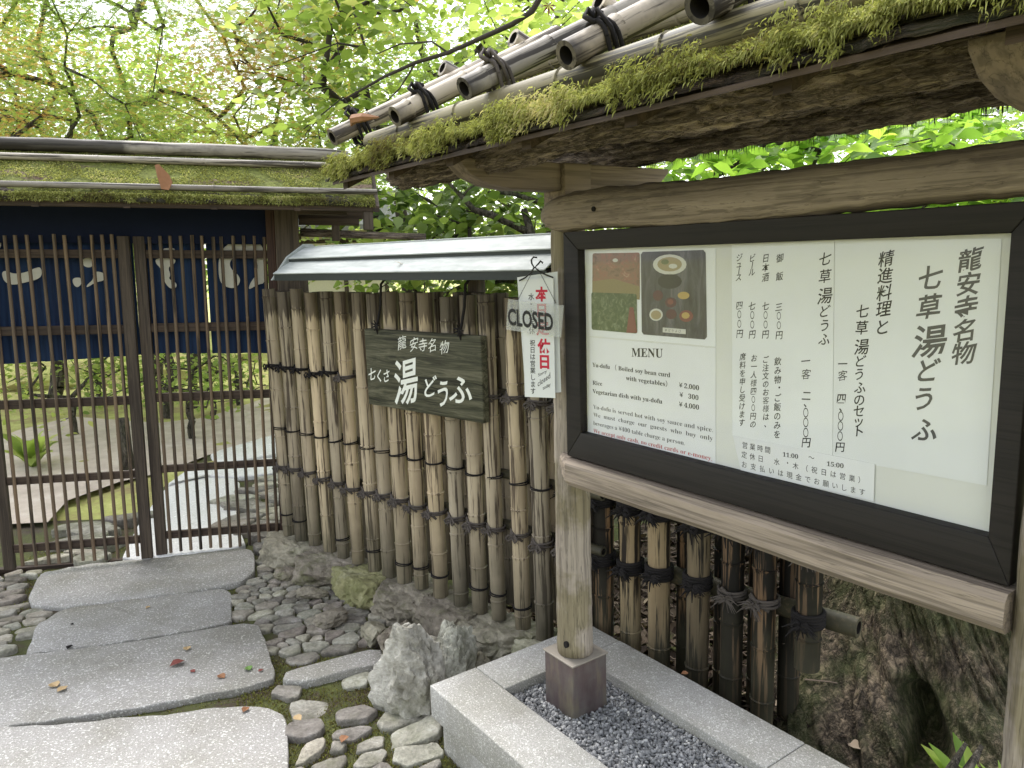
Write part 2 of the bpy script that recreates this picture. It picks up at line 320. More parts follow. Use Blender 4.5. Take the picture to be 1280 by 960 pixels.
M['deadleaf_pale'] = m_simple('dead_leaf_pale', (.42, .30, .16), .7, 0, .4)
k = NT('clear_glass'); tr = k.n('ShaderNodeBsdfTransparent'); gl = k.n('ShaderNodeBsdfGlossy', Roughness=.04); fr = k.n('ShaderNodeFresnel', IOR=1.45); mx = k.n('ShaderNodeMixShader')
ge = k.n('ShaderNodeNewGeometry'); k.l(k.math('MULTIPLY', fr.outputs[0], k.math('SUBTRACT', 1.0, ge.outputs['Backfacing'])), mx.inputs[0]); k.l(tr.outputs[0], mx.inputs[1]); k.l(gl.outputs[0], mx.inputs[2]); k.l(mx.outputs[0], k.t.nodes['Material Output'].inputs[0]); M['glass'] = k.m
k = NT('clear_plastic'); tr = k.n('ShaderNodeBsdfTransparent'); gl = k.n('ShaderNodeBsdfPrincipled', Roughness=.2); gl.inputs['Base Color'].default_value = (.6, .62, .62, 1); mx = k.n('ShaderNodeMixShader'); mx.inputs[0].default_value = .28
k.l(tr.outputs[0], mx.inputs[1]); k.l(gl.outputs[0], mx.inputs[2]); k.l(mx.outputs[0], k.t.nodes['Material Output'].inputs[0]); M['plastic'] = k.m

# ------------------------------------------------------------------ lettering (Blender's built-in font)
SERIF = {}
for i in range(26): SERIF[chr(65+i)] = chr(0x1D400+i); SERIF[chr(97+i)] = chr(0x1D41A+i)
for i in range(10): SERIF[str(i)] = chr(0x1D7CE+i)
def serif(t): return ''.join(SERIF.get(ch, ch) for ch in t)
TXT = []          # (parent, name, material, list of (string, mode, params))
GL = {}
def want(s, bold):
    if s in '客様': bold = 0
    GL.setdefault((s, bold), None); return (s, bold)
def text_part(parent, name, mat, items, y, bold=.012, off=(0, 0)): TXT.append((parent, name, mat, [(want(i[0], bold), i[1:]) for i in items], y, off))
def flush_text():
    objs = {}
    for (s, b) in GL:
        cu = bpy.data.curves.new('glyph', 'FONT'); cu.body = s; cu.offset = b; cu.resolution_u = 3; cu.size = 1; cu.fill_mode = 'FRONT'
        o = bpy.data.objects.new('glyph', cu); COL.objects.link(o); objs[(s, b)] = o
    cu = bpy.data.curves.new('glyph', 'FONT'); cu.body = '国'; ref = bpy.data.objects.new('glyph', cu); COL.objects.link(ref)
    bpy.context.view_layer.update(); dg = bpy.context.evaluated_depsgraph_get()
    def geo(o):
        me = o.evaluated_get(dg).to_mesh(); v = np.array([q.co[:2] for q in me.vertices]); f = [tuple(p.vertices) for p in me.polygons]; o.evaluated_get(dg).to_mesh_clear(); return v, f
    rv, _ = geo(ref); rc = (rv.min(0)+rv.max(0))/2; rsz = (rv.max(0)-rv.min(0)).max()
    for key, o in objs.items():
        v, f = geo(o); GL[key] = (v, f)
    for o in list(objs.values())+[ref]:
        cu = o.data; bpy.data.objects.remove(o); bpy.data.curves.remove(cu)
    for parent, name, mat, items, y, off in TXT:
        V = []; F = []
        for key, p in items:
            v, f = GL[key]
            if len(v) == 0: continue
            if p[0] in ('cell', 'cellr'):            # one CJK character centred at (x, z), size, brush?
                _, x, z, sx, sz, brush = p
                q = (v-rc)/rsz
                if p[0] == 'cellr': q = np.stack([q[:, 1], -q[:, 0]], 1)
                if brush:
                    r_ = random.Random(sum(map(ord, key[0])) % 999+int(x*1000)); a = r_.uniform(-.06, .06)+.05*brush; q = q + np.stack([q[:, 1]*.10, q[:, 0]*(.10+a)], 1)*brush
                    q = q + .017*brush*np.stack([np.sin(q[:, 1]*5+x*40), np.sin(q[:, 0]*6+z*50)], 1)
                q = q*np.array([sx, sz])+np.array([x, z])
            else:                          # whole line between x0 and x1, baseline z0..z1, em height h
                _, x0, z0, x1, z1, h = p
                mn = v.min(0)[0]; mxx = v.max(0)[0]; t = (v[:, 0]-mn)/(mxx-mn); q = np.stack([x0+(x1-x0)*t, z0+(z1-z0)*t+v[:, 1]*h], 1)
            n0 = len(V); V += [(a-off[0], y, b-off[1]) for a, b in q]; F += [tuple(i+n0 for i in g) for g in f]
        mb = MB(); mb.v = V; mb.f = F
        me = bpy.data.meshes.new(name); me.from_pydata(V, [], F); me.update(); me.materials.append(mat); link(name, me, parent)

# ------------------------------------------------------------------ bamboo
def bamboo_mesh(name, L, r, mat, axis='z', nodes=None, n=14, hollow=.05, taper=0, rnd=None):
    rnd = rnd or random
    if nodes is None:
        nodes = []; z = rnd.uniform(.04, .2)
        while z < L-.03: nodes.append(z); z += rnd.uniform(.17, .27)
    prof = [(0, r*.99)]; 
    for z in nodes: prof += [(z-.012, r), (z-.004, r*1.05), (z, r*1.10), (z+.003, r*.965), (z+.012, r*.99)]
    prof.append((L, r)); prof = [(z, q*(1-taper*z/L)) for z, q in prof]
    mb = MB(); v = []; f = []
    ring = [(math.cos(2*PI*k_/n), math.sin(2*PI*k_/n)) for k_ in range(n)]
    ri = .64
    prof2 = [(hollow, prof[0][1]*ri), (0, prof[0][1]*ri)] + prof + [(L, prof[-1][1]*ri), (L-hollow, prof[-1][1]*ri)]
    ov = rnd.uniform(.93, 1.0)
    for z, q in prof2: v += [(a*q, b*q*ov, z) for a, b in ring]
    m_ = len(prof2); f = [(i*n+k_, i*n+(k_+1) % n, (i+1)*n+(k_+1) % n, (i+1)*n+k_) for i in range(m_-1) for k_ in range(n)]
    if axis == 'x': v = [(z, a, b) for a, b, z in v]
    if axis == 'y': v = [(a, z, b) for a, b, z in v]
    mb.add(v, f); nf = len(f)
    mb.add(v[:n], [tuple(range(n))]); mb.add(v[-n:], [tuple(range(n))])
    me = mb.mesh(name, mat, True); me.materials.append(M['hollow'])
    for i, p in enumerate(me.polygons):
        if p.index >= nf or p.index < n or (nf-n <= p.index < nf): p.material_index = 1
    me.set_sharp_from_angle(angle=rad(40))
    return me
def tie_mesh(name, r, mat, bow=True, seed=1, turns=2, n=5, tr=.0042, spikes=16, sl=.035):
    """rope wound round a cane of radius r at z=0, bow in front (-y)"""
    rd = random.Random(seed); mb = MB()
    for t in range(turns):
        dz = (t-(turns-1)/2)*.009; tl = rd.uniform(-.15, .15)
        mb.tube([(math.cos(a)*(r+tr*.8), math.sin(a)*(r+tr*.8), dz+tl*math.sin(a+1)*r) for a in [2*PI*i/14 for i in range(15)]], tr, n, False)
    mb.tube([(-r*.7, -r*.8, .02), (0, -r*1.15, 0), (r*.8, -r*.7, -.02)], tr*1.2, n)
    if bow:
        c = Vector((rd.uniform(-.3, .3)*r, -r-tr*2, -.004))
        for i in range(2):      # loops
            s = 1 if i else -1
            mb.tube([c, c+Vector((s*.014, -.008, .010)), c+Vector((s*.026, -.010, -.002)), c+Vector((s*.016, -.012, -.014)), c+Vector((0, -.006, -.004))], tr*.9, n)
        for i in range(spikes):
            a = rd.choice([rd.gauss(PI, .5), rd.gauss(0, .5), rd.uniform(PI, 2*PI)]); l = sl*rd.uniform(.5, 1.1)
            d = Vector((math.cos(a), rd.uniform(-.75, .1), math.sin(a)*.8-.15))*l
            mb.tube([c, c+d*.55+Vector((0, -.003, .003)), c+d+Vector((0, 0, -.006))], [tr*.9, tr*.55, tr*.2], 4, False)
    return mb.mesh(name, mat, True)
def cord_mesh(name, r, mat, tr=.0028):
    mb = MB(); mb.tube([(math.cos(a)*(r+tr*.7), math.sin(a)*(r+tr*.7), .004*math.sin(a*1.0)) for a in [2*PI*i/14 for i in range(15)]], tr, 5, False)
    mb.tube([(math.cos(a)*(r+tr*.7), math.sin(a)*(r+tr*.7), -.006+.003*math.sin(a+1)) for a in [2*PI*i/14 for i in range(15)]], tr*.8, 5, False); return mb.mesh(name, mat, True)
def rock_mesh(name, sx, sy, sz, mat, seed=0, planes=16, sub=4, rough=.05, flat=False, squash=.62):
    import bmesh
    rd = random.Random(seed); bm = bmesh.new(); bmesh.ops.create_icosphere(bm, subdivisions=sub, radius=1)
    pl = []
    for i in range(planes):
        d = Vector((rd.gauss(0, 1), rd.gauss(0, 1), rd.gauss(0, 1))).normalized(); pl.append((d, rd.uniform(squash, 1.0)))
    if flat: pl += [(Vector((rd.uniform(-.05, .05), rd.uniform(-.05, .05), 1)).normalized(), .55), (Vector((0, 0, -1)), .6)]
    for v in bm.verts:
        d = v.co.normalized(); q = 1.15
        for nrm, h in pl:
            c = d.dot(nrm)
            if c > .05: q = min(q, h/c)
        p = d*q; w_ = noise.noise(p*2.3+Vector((seed*3.1, 0, 0)))*.10 + rough*fbm(p*5+Vector((seed, 5, 1)), 5) - .07*max(0, 1-abs(noise.noise(p*2.6+Vector((seed, 1, 9))))*6) - .03*max(0, 1-abs(noise.noise(p*7+Vector((seed, 1, 9))))*5)
        p = p*(1+w_); v.co = Vector((p.x*sx, p.y*sy, p.z*sz))
    me = bpy.data.meshes.new(name); bm.to_mesh(me); bm.free(); me.materials.append(mat); me.shade_smooth(); me.set_sharp_from_angle(angle=rad(32)); return me

# ------------------------------------------------------------------ foliage helpers
def shape(kind):
    if kind == 'maple':
        v = []; f = []
        angs = [(-125, .45), (-80, .75), (-38, .95), (0, 1.1), (38, .95), (80, .75), (125, .45)]
        v.append((0, 0, 0)); k_ = 1
        for a, l in angs:
            a0 = rad(a); wd = rad(13)
            v += [(math.sin(a0-wd)*l*.42, math.cos(a0-wd)*l*.42, .02), (math.sin(a0)*l, math.cos(a0)*l, -.10*l), (math.sin(a0+wd)*l*.42, math.cos(a0+wd)*l*.42, .02)]
            f += [(0, k_, k_+1), (0, k_+1, k_+2)]; k_ += 3
        return np.array(v)*.55, np.array(f)
    if kind == 'ovate':
        v = [(0, 0, 0), (0, .5, -.03), (0, 1.05, -.14), (-.30, .28, .05), (-.34, .60, .03), (.30, .28, .05), (.34, .60, .03)]
        f = [(0, 1, 3), (3, 1, 4), (4, 1, 2), (0, 5, 1), (5, 6, 1), (6, 2, 1)]; return np.array(v, float), np.array(f)
    if kind == 'lance':
        v = [(0, 0, 0), (0, .5, -.04), (0, 1.1, -.2), (-.13, .3, .04), (-.13, .65, -.02), (.13, .3, .04), (.13, .65, -.02)]
        f = [(0, 1, 3), (3, 1, 4), (4, 1, 2), (0, 5, 1), (5, 6, 1), (6, 2, 1)]; return np.array(v, float), np.array(f)
    v = [(-.28, .5, .03), (0, 0, 0), (.28, .5, .03), (0, 1, -.06)]; return np.array(v, float), np.array([(0, 1, 3), (1, 2, 3)])
def leaf_geo(C, kind, size, flat=.5, tint=None, R=rs, sizevar=.3):
    """C (N,3) positions -> arrays of many leaves"""
    N = len(C); tv, tf = shape(kind); K = len(tv)
    nz = R.normal(0, flat, (N, 2)); nrm = np.stack([nz[:, 0], nz[:, 1], np.ones(N)], 1); nrm /= np.linalg.norm(nrm, axis=1, keepdims=True)
    yaw = R.uniform(0, 2*PI, N); d = np.stack([np.cos(yaw), np.sin(yaw), -R.uniform(0, .6, N)], 1); d -= nrm*(d*nrm).sum(1, keepdims=True); d /= np.linalg.norm(d, axis=1, keepdims=True)
    x = np.cross(d, nrm); s = size*(1+R.uniform(-sizevar, sizevar, N))
    V = (x[:, None, :]*tv[None, :, 0:1] + d[:, None, :]*tv[None, :, 1:2] + nrm[:, None, :]*tv[None, :, 2:3])*s[:, None, None] + C[:, None, :]
    F = tf[None]+(np.arange(N)*K)[:, None, None]
    if tint is None: tint = R.uniform(0, 1, N)
    return V.reshape(-1, 3), F.reshape(-1, tf.shape[1]), np.repeat(tint, K)
def skeleton(base, top, clusters, r0, R, wobble=.12):
    """connect every cluster to the nearest node nearer the trunk; returns tubes"""
    nodes = []; par = []
    nt_ = 7
    for i in range(nt_):
        t = i/(nt_-1); p = np.array(base)*(1-t)+np.array(top)*t + R.normal(0, wobble*.25, 3)*(0 < i < nt_-1)*min(1, (top[2]-base[2])*.6); nodes.append(p); par.append(i-1)
    order = np.argsort(np.linalg.norm(clusters-np.array(top), axis=1))
    for ci in order:
        c = clusters[ci]; arr = np.array(nodes[2:]); j = int(np.argmin(np.linalg.norm(arr-c, axis=1)))+2
        p = nodes[j]; L_ = np.linalg.norm(c-p); st = max(1, int(L_/.28)); last = j
        for q in range(1, st+1):
            t = q/st; x = p*(1-t)+c*t + (R.normal(0, .04*L_, 3) if q < st else 0); x[2] += .06*L_*math.sin(PI*t); nodes.append(x); par.append(last); last = len(nodes)-1
    w_ = np.ones(len(nodes))
    for i in range(len(nodes)-1, 0, -1): w_[par[i]] += w_[i]*.98
    rr = r0*np.power(w_/w_[0], .62)
    return nodes, par, rr
def tree(label, cat, base, top, centres, radii, ncl, nleaf, lsize, kind, mat, bark, r0=.08, flat=.5, spread=.28, zs=.5, seed=1, group=None, tintf=None, name='tree', rmin=.003, crown='crown', cl=None):
    R = np.random.RandomState(seed); base = np.array(base, float)
    if cl is None:
        cl = []
        for (c, r) in zip(centres, radii):
            u = R.normal(0, 1, (ncl, 3)); u /= np.linalg.norm(u, axis=1, keepdims=True); u *= R.uniform(.25, 1, (ncl, 1))**(1/2.2); cl.append(np.array(c)+u*np.array(r))
        cl = np.concatenate(cl)
    top = np.array(top, float); o = empty(name, None, label, cat, group, loc=tuple(base))
    nodes, par, rr = skeleton(base, top, cl, r0, R)
    mb = MB(); mt = MB()
    for i in range(1, len(nodes)):
        a, b = nodes[par[i]]-base, nodes[i]-base
        tgt = mb if i < 7 else mt; n = 10 if i < 7 else (6 if rr[i] > .012 else 4)
        tgt.tube([a, b], [max(rmin, rr[par[i]] if i < 7 else min(rr[par[i]], rr[i]*1.4)), max(rmin*.7, rr[i])], n, i >= 7)
    mb.build('trunk', bark, o, True); tag(mt.build('branches', bark, o, True), kind='stuff')
    P_ = []; T_ = []
    for c in cl:
        n = max(3, int(nleaf/len(cl)*R.uniform(.5, 1.5))); q = c + R.normal(0, 1, (n, 3))*np.array([spread, spread, spread*zs]); P_.append(q)
        b_ = R.uniform(0, 1) if tintf is None else tintf(c); T_.append(np.clip(b_*.55+R.uniform(0, .45, n), 0, 1) if tintf is None else np.clip(b_+R.normal(0, .10, n), 0, 1))
    P_ = np.concatenate(P_)-base; T_ = np.concatenate(T_)
    v, f, t = leaf_geo(P_, kind, lsize, flat, T_, R); link(crown, npmesh(crown, v, f, mat, t), o)
    return o
def blades(P_, D, L_, W_, R, droop=.4):
    """thin curved blades: root P, direction D (N,3), length L, width W"""
    N = len(P_); s = np.cross(D, R.normal(0, 1, (N, 3))); s /= np.linalg.norm(s, axis=1, keepdims=True)
    L_ = L_[:, None]; W_ = W_[:, None]; g = np.array([0, 0, -1.0])
    m1 = P_+D*L_*.55; e = P_+D*L_*.9+g*L_*droop
    V = np.stack([P_-s*W_, P_+s*W_, m1+s*W_*.8, m1-s*W_*.8, e], 1).reshape(-1, 3)
    b = (np.arange(N)*5)[:, None]; F = np.concatenate([np.concatenate([b, b+1, b+2], 1), np.concatenate([b, b+2, b+3], 1), np.concatenate([b+3, b+2, b+4], 1)])
    return V, F

# ================================================================== GROUND
def sheet(name, pts, z, mat, kind='structure', parent=None):
    me = bpy.data.meshes.new(name); me.from_pydata([(x, y, z) for x, y in pts], [], [tuple(range(len(pts)))]); me.materials.append(mat)
    return tag(link(name, me, parent), kind=kind)
# ground near the gate: a finely divided, uneven sheet inside a large flat one
def uneven(name, x0, x1, y0, y1, n, z, amp, mat):
    X, Y = np.meshgrid(np.linspace(x0, x1, n), np.linspace(y0, y1, n)); v = []
    for a, b in zip(X.ravel(), Y.ravel()):
        e = min(1, min(a-x0, x1-a, b-y0, y1-b)/.3); v.append((a, b, z+e*(amp*fbm((a*2.2, b*2.2, 3), 4)+amp*.5*fbm((a*11, b*11, 5), 3)) - (1-e)*.03))
    i = np.arange(n*n).reshape(n, n); f = np.stack([i[:-1, :-1], i[:-1, 1:], i[1:, 1:], i[1:, :-1]], -1).reshape(-1, 4)
    return tag(link(name, npmesh(name, v, f, mat, smooth=True)), kind='structure')
sheet('ground', [(-150, -80), (150, -80), (150, 220), (-150, 220)], -.06, M['lawn'])
uneven('mossy_soil', -5, 3.2, -1.5, 4.6, 230, -.008, .010, M['soil'])
uneven('moss_lawn', -14, 6, 4.55, 18, 150, -.012, .045, M['lawn'])
sandp = [ground(*p)[:2] for p in [(-60, 575), (20, 540), (90, 522), (200, 530), (262, 522), (352, 492), (400, 500), (356, 552), (262, 570), (205, 592), (150, 604), (84, 628), (60, 655), (-40, 660)]]
sheet('sand_path', sandp, .012, M['sand'])
M_soil2 = M['soil']

# ------------------------------------------------------------------ stone slabs of the path
def smooth_poly(pts, it=2, keep=.22):
    for _ in range(it):
        q = []
        for i in range(len(pts)):
            a, b = Vector(pts[i]), Vector(pts[(i+1) % len(pts)]); q += [a.lerp(b, keep), a.lerp(b, 1-keep)]
        pts = q
    return [tuple(p) for p in pts]
def stone_mesh(name, pts, z0, z1, mat, rnd=.006, tilt=(0, 0), seg=3, rough=.0, seed=0, dome=0):
    """polygon outline -> stone with a rounded, slightly uneven top"""
    n = len(pts); cx = sum(p[0] for p in pts)/n; cy = sum(p[1] for p in pts)/n
    rings = [(1.0, z0), (1.0, z1-rnd*1.6)]
    rings += [(None, rnd*(1-math.cos(a)), z1-rnd*1.6+rnd*1.6*math.sin(a)) for a in (rad(35), rad(65), rad(90))]
    v = []
    def ins(p, d):
        q = Vector((cx-p[0], cy-p[1])); l = q.length; return (p[0]+q.x/l*min(d, l*.8), p[1]+q.y/l*min(d, l*.8)) if l > 1e-6 else p
    levels = []
    for r in rings:
        if r[0] == 1.0: levels.append([(p[0], p[1], r[1]) for p in pts])
        else: levels.append([(*ins(p, r[1]), r[2]) for p in pts])
    for fr_ in (.35, .7): levels.append([((p[0]*(1-fr_)+cx*fr_), (p[1]*(1-fr_)+cy*fr_), z1+dome*fr_) for p in pts])
    for L in levels: v += L
    v.append((cx, cy, z1+dome)); out = []
    for (x, y, z) in v:
        dz = 0
        if z > z0+1e-6: dz = rough*fbm((x*14+seed, y*14, seed), 3) + (x-cx)*tilt[0]+(y-cy)*tilt[1]
        out.append((x, y, z+dz))
    m_ = len(levels); f = [(i*n+k_, i*n+(k_+1) % n, (i+1)*n+(k_+1) % n, (i+1)*n+k_) for i in range(m_-1) for k_ in range(n)] + [((m_-1)*n+k_, (m_-1)*n+(k_+1) % n, m_*n) for k_ in range(n)]
    mb = MB().add(out, f); return mb.mesh(name, mat, True)
slabs_px = [
 [(50, 716), (110, 705), (180, 698), (250, 690), (305, 684), (318, 690), (319, 714), (300, 728), (230, 740), (160, 748), (75, 759), (42, 757), (34, 748)],
 [(75, 761), (150, 750), (230, 741), (282, 735), (289, 741), (290, 777), (250, 786), (190, 796), (100, 809), (32, 818), (45, 782)],
 [(-140, 838), (0, 822), (100, 810), (200, 796), (300, 779), (322, 779), (332, 800), (344, 840), (341, 849), (318, 857), (230, 874), (150, 887), (60, 900), (0, 909), (-150, 925)],
 [(-160, 930), (0, 909), (100, 902), (160, 896), (200, 893), (250, 887), (300, 881), (332, 882), (352, 890), (359, 905), (361, 1010), (362, 1250), (-190, 1300)]]
path = tag(sheet('stone_path', [(-3.3, .4), (-.66, .4), (-.66, 2.2), (-1.0, 3.2), (-1.3, 4.0), (-2.6, 3.7), (-3.3, 2.4)], -.03, M['soil']), kind='structure')
for i, pl in enumerate(slabs_px):
    z1 = (.020, .012, .020, .024)[i]
    pts = [tuple(ground(px, py, z1)[:2]) for px, py in pl]
    dense = []
    for a in range(len(pts)):
        p, q = Vector(pts[a]), Vector(pts[(a+1) % len(pts)]); st = max(1, int((q-p).length/.06))
        dense += [tuple(p.lerp(q, s_/st)) for s_ in range(st)]
    dense = [(x+.004*fbm((x*9, y*9, 1), 3), y+.006*fbm((x*9, y*9, 7), 3)) for x, y in smooth_poly(dense, 1, .25)]
    o = link('slab', stone_mesh('slab', dense, -.05, z1, M['slab'], .005, rough=.007, seed=i), path)
kp = [tuple(ground(px, py, .03)[:2]) for px, py in [(352, 850), (357, 838), (420, 822), (476, 808), (482, 828), (440, 836), (385, 851)]]
link('slab', stone_mesh('slab', smooth_poly(kp, 1), -.05, .03, M['slab'], .008, rough=.004, seed=9), path, )

# ------------------------------------------------------------------ cobbles: relaxed Voronoi cells, every stone an object
def clip(poly, a, b):     # keep the side of the bisector nearer a
    mx = ((a[0]+b[0])/2, (a[1]+b[1])/2); d = (b[0]-a[0], b[1]-a[1]); out = []
    for i in range(len(poly)):
        p, q = poly[i], poly[(i+1) % len(poly)]; sp = (p[0]-mx[0])*d[0]+(p[1]-mx[1])*d[1]; sq = (q[0]-mx[0])*d[0]+(q[1]-mx[1])*d[1]
        if sp <= 0: out.append(p)
        if sp*sq < 0: t = sp/(sp-sq); out.append((p[0]+(q[0]-p[0])*t, p[1]+(q[1]-p[1])*t))
    return out
def inside(p, poly):
    c = False; n = len(poly)
    for i in range(n):
        a, b = poly[i], poly[(i+1) % n]
        if (a[1] > p[1]) != (b[1] > p[1]) and p[0] < (b[0]-a[0])*(p[1]-a[1])/(b[1]-a[1])+a[0]: c = not c
    return c
def cobbles(name, px_poly, size, aspect, ang, gap, mats, z1, seed, round_=.22, hv=.008, zpx=0, drop=0, jit=0, tl=.11):
    rd = random.Random(seed); poly = [tuple(ground(*p, zpx)[:2]) for p in px_poly]
    ca, sa = math.cos(ang), math.sin(ang)
    T = lambda p: ((p[0]*ca+p[1]*sa)/aspect, -p[0]*sa+p[1]*ca); TI = lambda p: (p[0]*aspect*ca-p[1]*sa, p[0]*aspect*sa+p[1]*ca)
    tp = [T(p) for p in poly]; x0 = min(p[0] for p in tp); x1 = max(p[0] for p in tp); y0 = min(p[1] for p in tp); y1 = max(p[1] for p in tp)
    n = int((x1-x0)*(y1-y0)/(size*size)*1.15)+4; pts = [(rd.uniform(x0-size, x1+size), rd.uniform(y0-size, y1+size)) for _ in range(int(n*1.5))]
    for it in range(3):
        cells = []
        for i, p in enumerate(pts):
            c = [(p[0]-size*2, p[1]-size*2), (p[0]+size*2, p[1]-size*2), (p[0]+size*2, p[1]+size*2), (p[0]-size*2, p[1]+size*2)]
            for j, q in enumerate(pts):
                if i != j and abs(q[0]-p[0]) < size*4 and abs(q[1]-p[1]) < size*4: c = clip(c, p, q)
                if len(c) < 3: break
            cells.append(c)
        if it < 2: pts = [((sum(q[0] for q in c)/len(c))*.75+p[0]*.25, (sum(q[1] for q in c)/len(c))*.75+p[1]*.25) if len(c) > 2 else p for c, p in zip(cells, pts)]
    root = tag(sheet(name, poly, -.028+seed*.0004, M['soil']), kind='structure')
    for p, c in zip(pts, cells):
        if len(c) < 3 or not inside(p, tp) or rd.random() < drop: continue
        m_ = (sum(q[0] for q in c)/len(c), sum(q[1] for q in c)/len(c)); w_ = []
        for q in c:
            d = math.hypot(q[0]-m_[0], q[1]-m_[1]); s_ = max(.3, 1-gap*rd.uniform(.6, 1.5)/max(d, 1e-3)); w_.append((m_[0]+(q[0]-m_[0])*s_, m_[1]+(q[1]-m_[1])*s_))
        w_ = [TI(q) for q in smooth_poly(smooth_poly(w_, 1, .14), 1, round_)]
        w_ = [(x*1.0+jit*fbm((x*30, y*30, seed), 2), y+jit*fbm((x*30, y*30, seed+9), 2)) for x, y in w_]
        cx, cy = TI(m_); zz = z1+rd.uniform(-hv, hv)
        me = stone_mesh('stone', [(x-cx, y-cy) for x, y in w_], -.03, zz, rd.choice(mats), rd.uniform(.004, .008), (rd.uniform(-tl, tl), rd.uniform(-tl, tl)), rough=.006, seed=rd.random()*99, dome=rd.uniform(-.002, .004))
        link('stone', me, root, loc=(cx, cy, 0))
    return root
cobbles('cobbled_edge', [(321, 716), (320, 688), (338, 682), (362, 682), (372, 703), (405, 722), (440, 742), (478, 766), (482, 806), (430, 818), (355, 837), (346, 842), (334, 800), (322, 778), (292, 776), (291, 738), (306, 729)], .066, 1.35, rad(12), .0042, [M['cobble'], M['cobble'], M['cobble_tan']], .012, 1, .18, .004, jit=.004, tl=.04)
cobbles('cobbled_corner', [(300, 878), (345, 856), (400, 852), (482, 832), (492, 858), (522, 880), (548, 905), (560, 960), (600, 1060), (364, 1060), (361, 900), (335, 878)], .098, 1.2, rad(25), .013, [M['cobble'], M['cobble'], M['cobble_tan']], .014, 2, .12, .009, drop=.02, jit=.008, tl=.15)
cobbles('cobbled_verge', [(-120, 770), (-60, 745), (0, 722), (45, 714), (30, 748), (44, 762), (62, 764), (40, 785), (26, 818), (-130, 842)], .068, 1.6, rad(20), .004, [M['cobble_tan'], M['cobble_tan'], M['cobble']], .010, 3, tl=.05)
cobbles('slate_paving', [(75, 690), (90, 662), (115, 640), (160, 632), (172, 650), (150, 690), (60, 712)], .10, 2.0, rad(15), .008, [M['cobble'], M['cobble_tan']], .040, 4, zpx=.03)
cobbles('garden_paving', [(292, 655), (300, 600), (352, 590), (380, 600), (372, 680), (325, 684), (322, 672)], .10, 1.8, rad(15), .010, [M['cobble_tan'], M['cobble']], .040, 5, zpx=.03)
gp = [[(150, 702), (172, 655), (205, 610), (250, 596), (300, 598), (296, 650), (308, 683)], [(207, 606), (232, 588), (345, 570), (352, 590), (300, 596), (250, 594)], [(262, 566), (352, 540), (352, 566), (270, 580)]]
gpath = sheet('garden_path', [tuple(ground(*p, .02)[:2]) for p in [(168, 702), (174, 652), (204, 606), (262, 566), (352, 540), (353, 600), (306, 680)]], .004, M['soil'])
for i, pl in enumerate(gp):
    link('slab', stone_mesh('slab', smooth_poly([tuple(ground(*p, .024+.012*(i > 0))[:2]) for p in pl], 1, .12), -.02, .024+.012*(i > 0), M['pathstone'], .01, rough=.003, seed=i+20), gpath)
# moss tufts between the stones
R = np.random.RandomState(3); N = 60000
pts = np.stack([R.uniform(-2.6, .2, N), R.uniform(1.2, 4.0, N), np.zeros(N)], 1)
keep = np.array([noise.noise(Vector((x*3.2, y*3.2, 2.2))) > -.10 for x, y, _ in pts]); pts = pts[keep]; N = len(pts)
pts[:, 2] = -.006
D = R.normal(0, .6, (N, 3)); D[:, 2] = 1; D /= np.linalg.norm(D, axis=1, keepdims=True)
v, f = blades(pts, D, R.uniform(.006, .014, N), R.uniform(.0012, .0024, N), R, .2)
N2 = 24000; p2 = np.stack([R.uniform(-1.0, -.15, N2), R.uniform(1.2, 2.75, N2), np.full(N2, -.004)], 1); D2 = R.normal(0, .6, (N2, 3)); D2[:, 2] = 1; D2 /= np.linalg.norm(D2, axis=1, keepdims=True)
v2, f2_ = blades(p2, D2, R.uniform(.007, .017, N2), R.uniform(.0012, .0024, N2), R, .2); f = np.concatenate([f, f2_+len(v)]); v = np.concatenate([v, v2]); N += N2
tag(link('ground_moss', npmesh('ground_moss', v, f, M['moss'], np.repeat(R.uniform(0, .6, N), 5))), 'low green moss growing between the path stones', 'moss', kind='stuff')

# ================================================================== ROCKS
def rock(px, py, z, sx, sy, sz, mat, seed, label, name='rock', rot=0, group=None, **k):
    p = ground(px, py, z); o = link(name, rock_mesh(name, sx, sy, sz, mat, seed, **k), loc=(p.x, p.y, z), rot=(0, 0, rot)); return tag(o, label, 'rock', group)
rock(518, 850, .09, .155, .12, .225, M['rock'], 11, 'tall pale craggy rock standing beside the granite kerb', rough=.10, planes=26, squash=.62, sub=5)
rock(566, 838, .07, .115, .10, .165, M['rock'], 23, 'lower pale pointed rock wedged between the tall craggy rock and the granite kerb', rough=.10, planes=20, rot=.8, squash=.68, sub=5)
# flat ledge rocks carrying the canes, laid along the fence
ledges = [(-1.66, -.05, .22, .16, 'ledge', 'flat brown rock under the fence closest to the gate post'), (-1.36, -.10, .20, .20, 'ledge', 'broad flat rock with a dark hollow below it under the fence'),
          (-1.05, -.13, .21, .17, 'ledge_moss', 'yellow green mossy rock under the fence'), (-.78, -.10, .19, .17, 'ledge', 'grey brown ledge rock right of the mossy rock under the fence'),
          (-.52, -.08, .19, .18, 'ledge', 'flat olive rock under the middle fence canes'), (-.25, -.06, .2, .17, 'ledge', 'broad tan rock under the fence canes behind the craggy rock'), (0.02, -.03, .2, .16, 'ledge', 'tan ledge rock under the fence beside the granite kerb')]
for i, (u, v_, sx, sy, mt, lb) in enumerate(ledges):
    p = FN.W(u, v_*.4+.02, .040); o = link('rock', rock_mesh('rock', sx*1.02, sy*.92, .145, M[mt], 40+i, flat=True, rough=.07, sub=5, planes=14, squash=.72), loc=tuple(p), rot=(0, 0, math.atan2(FN.x.y, FN.x.x)+random.uniform(-.15, .15)))
    tag(o, lb, 'rock')
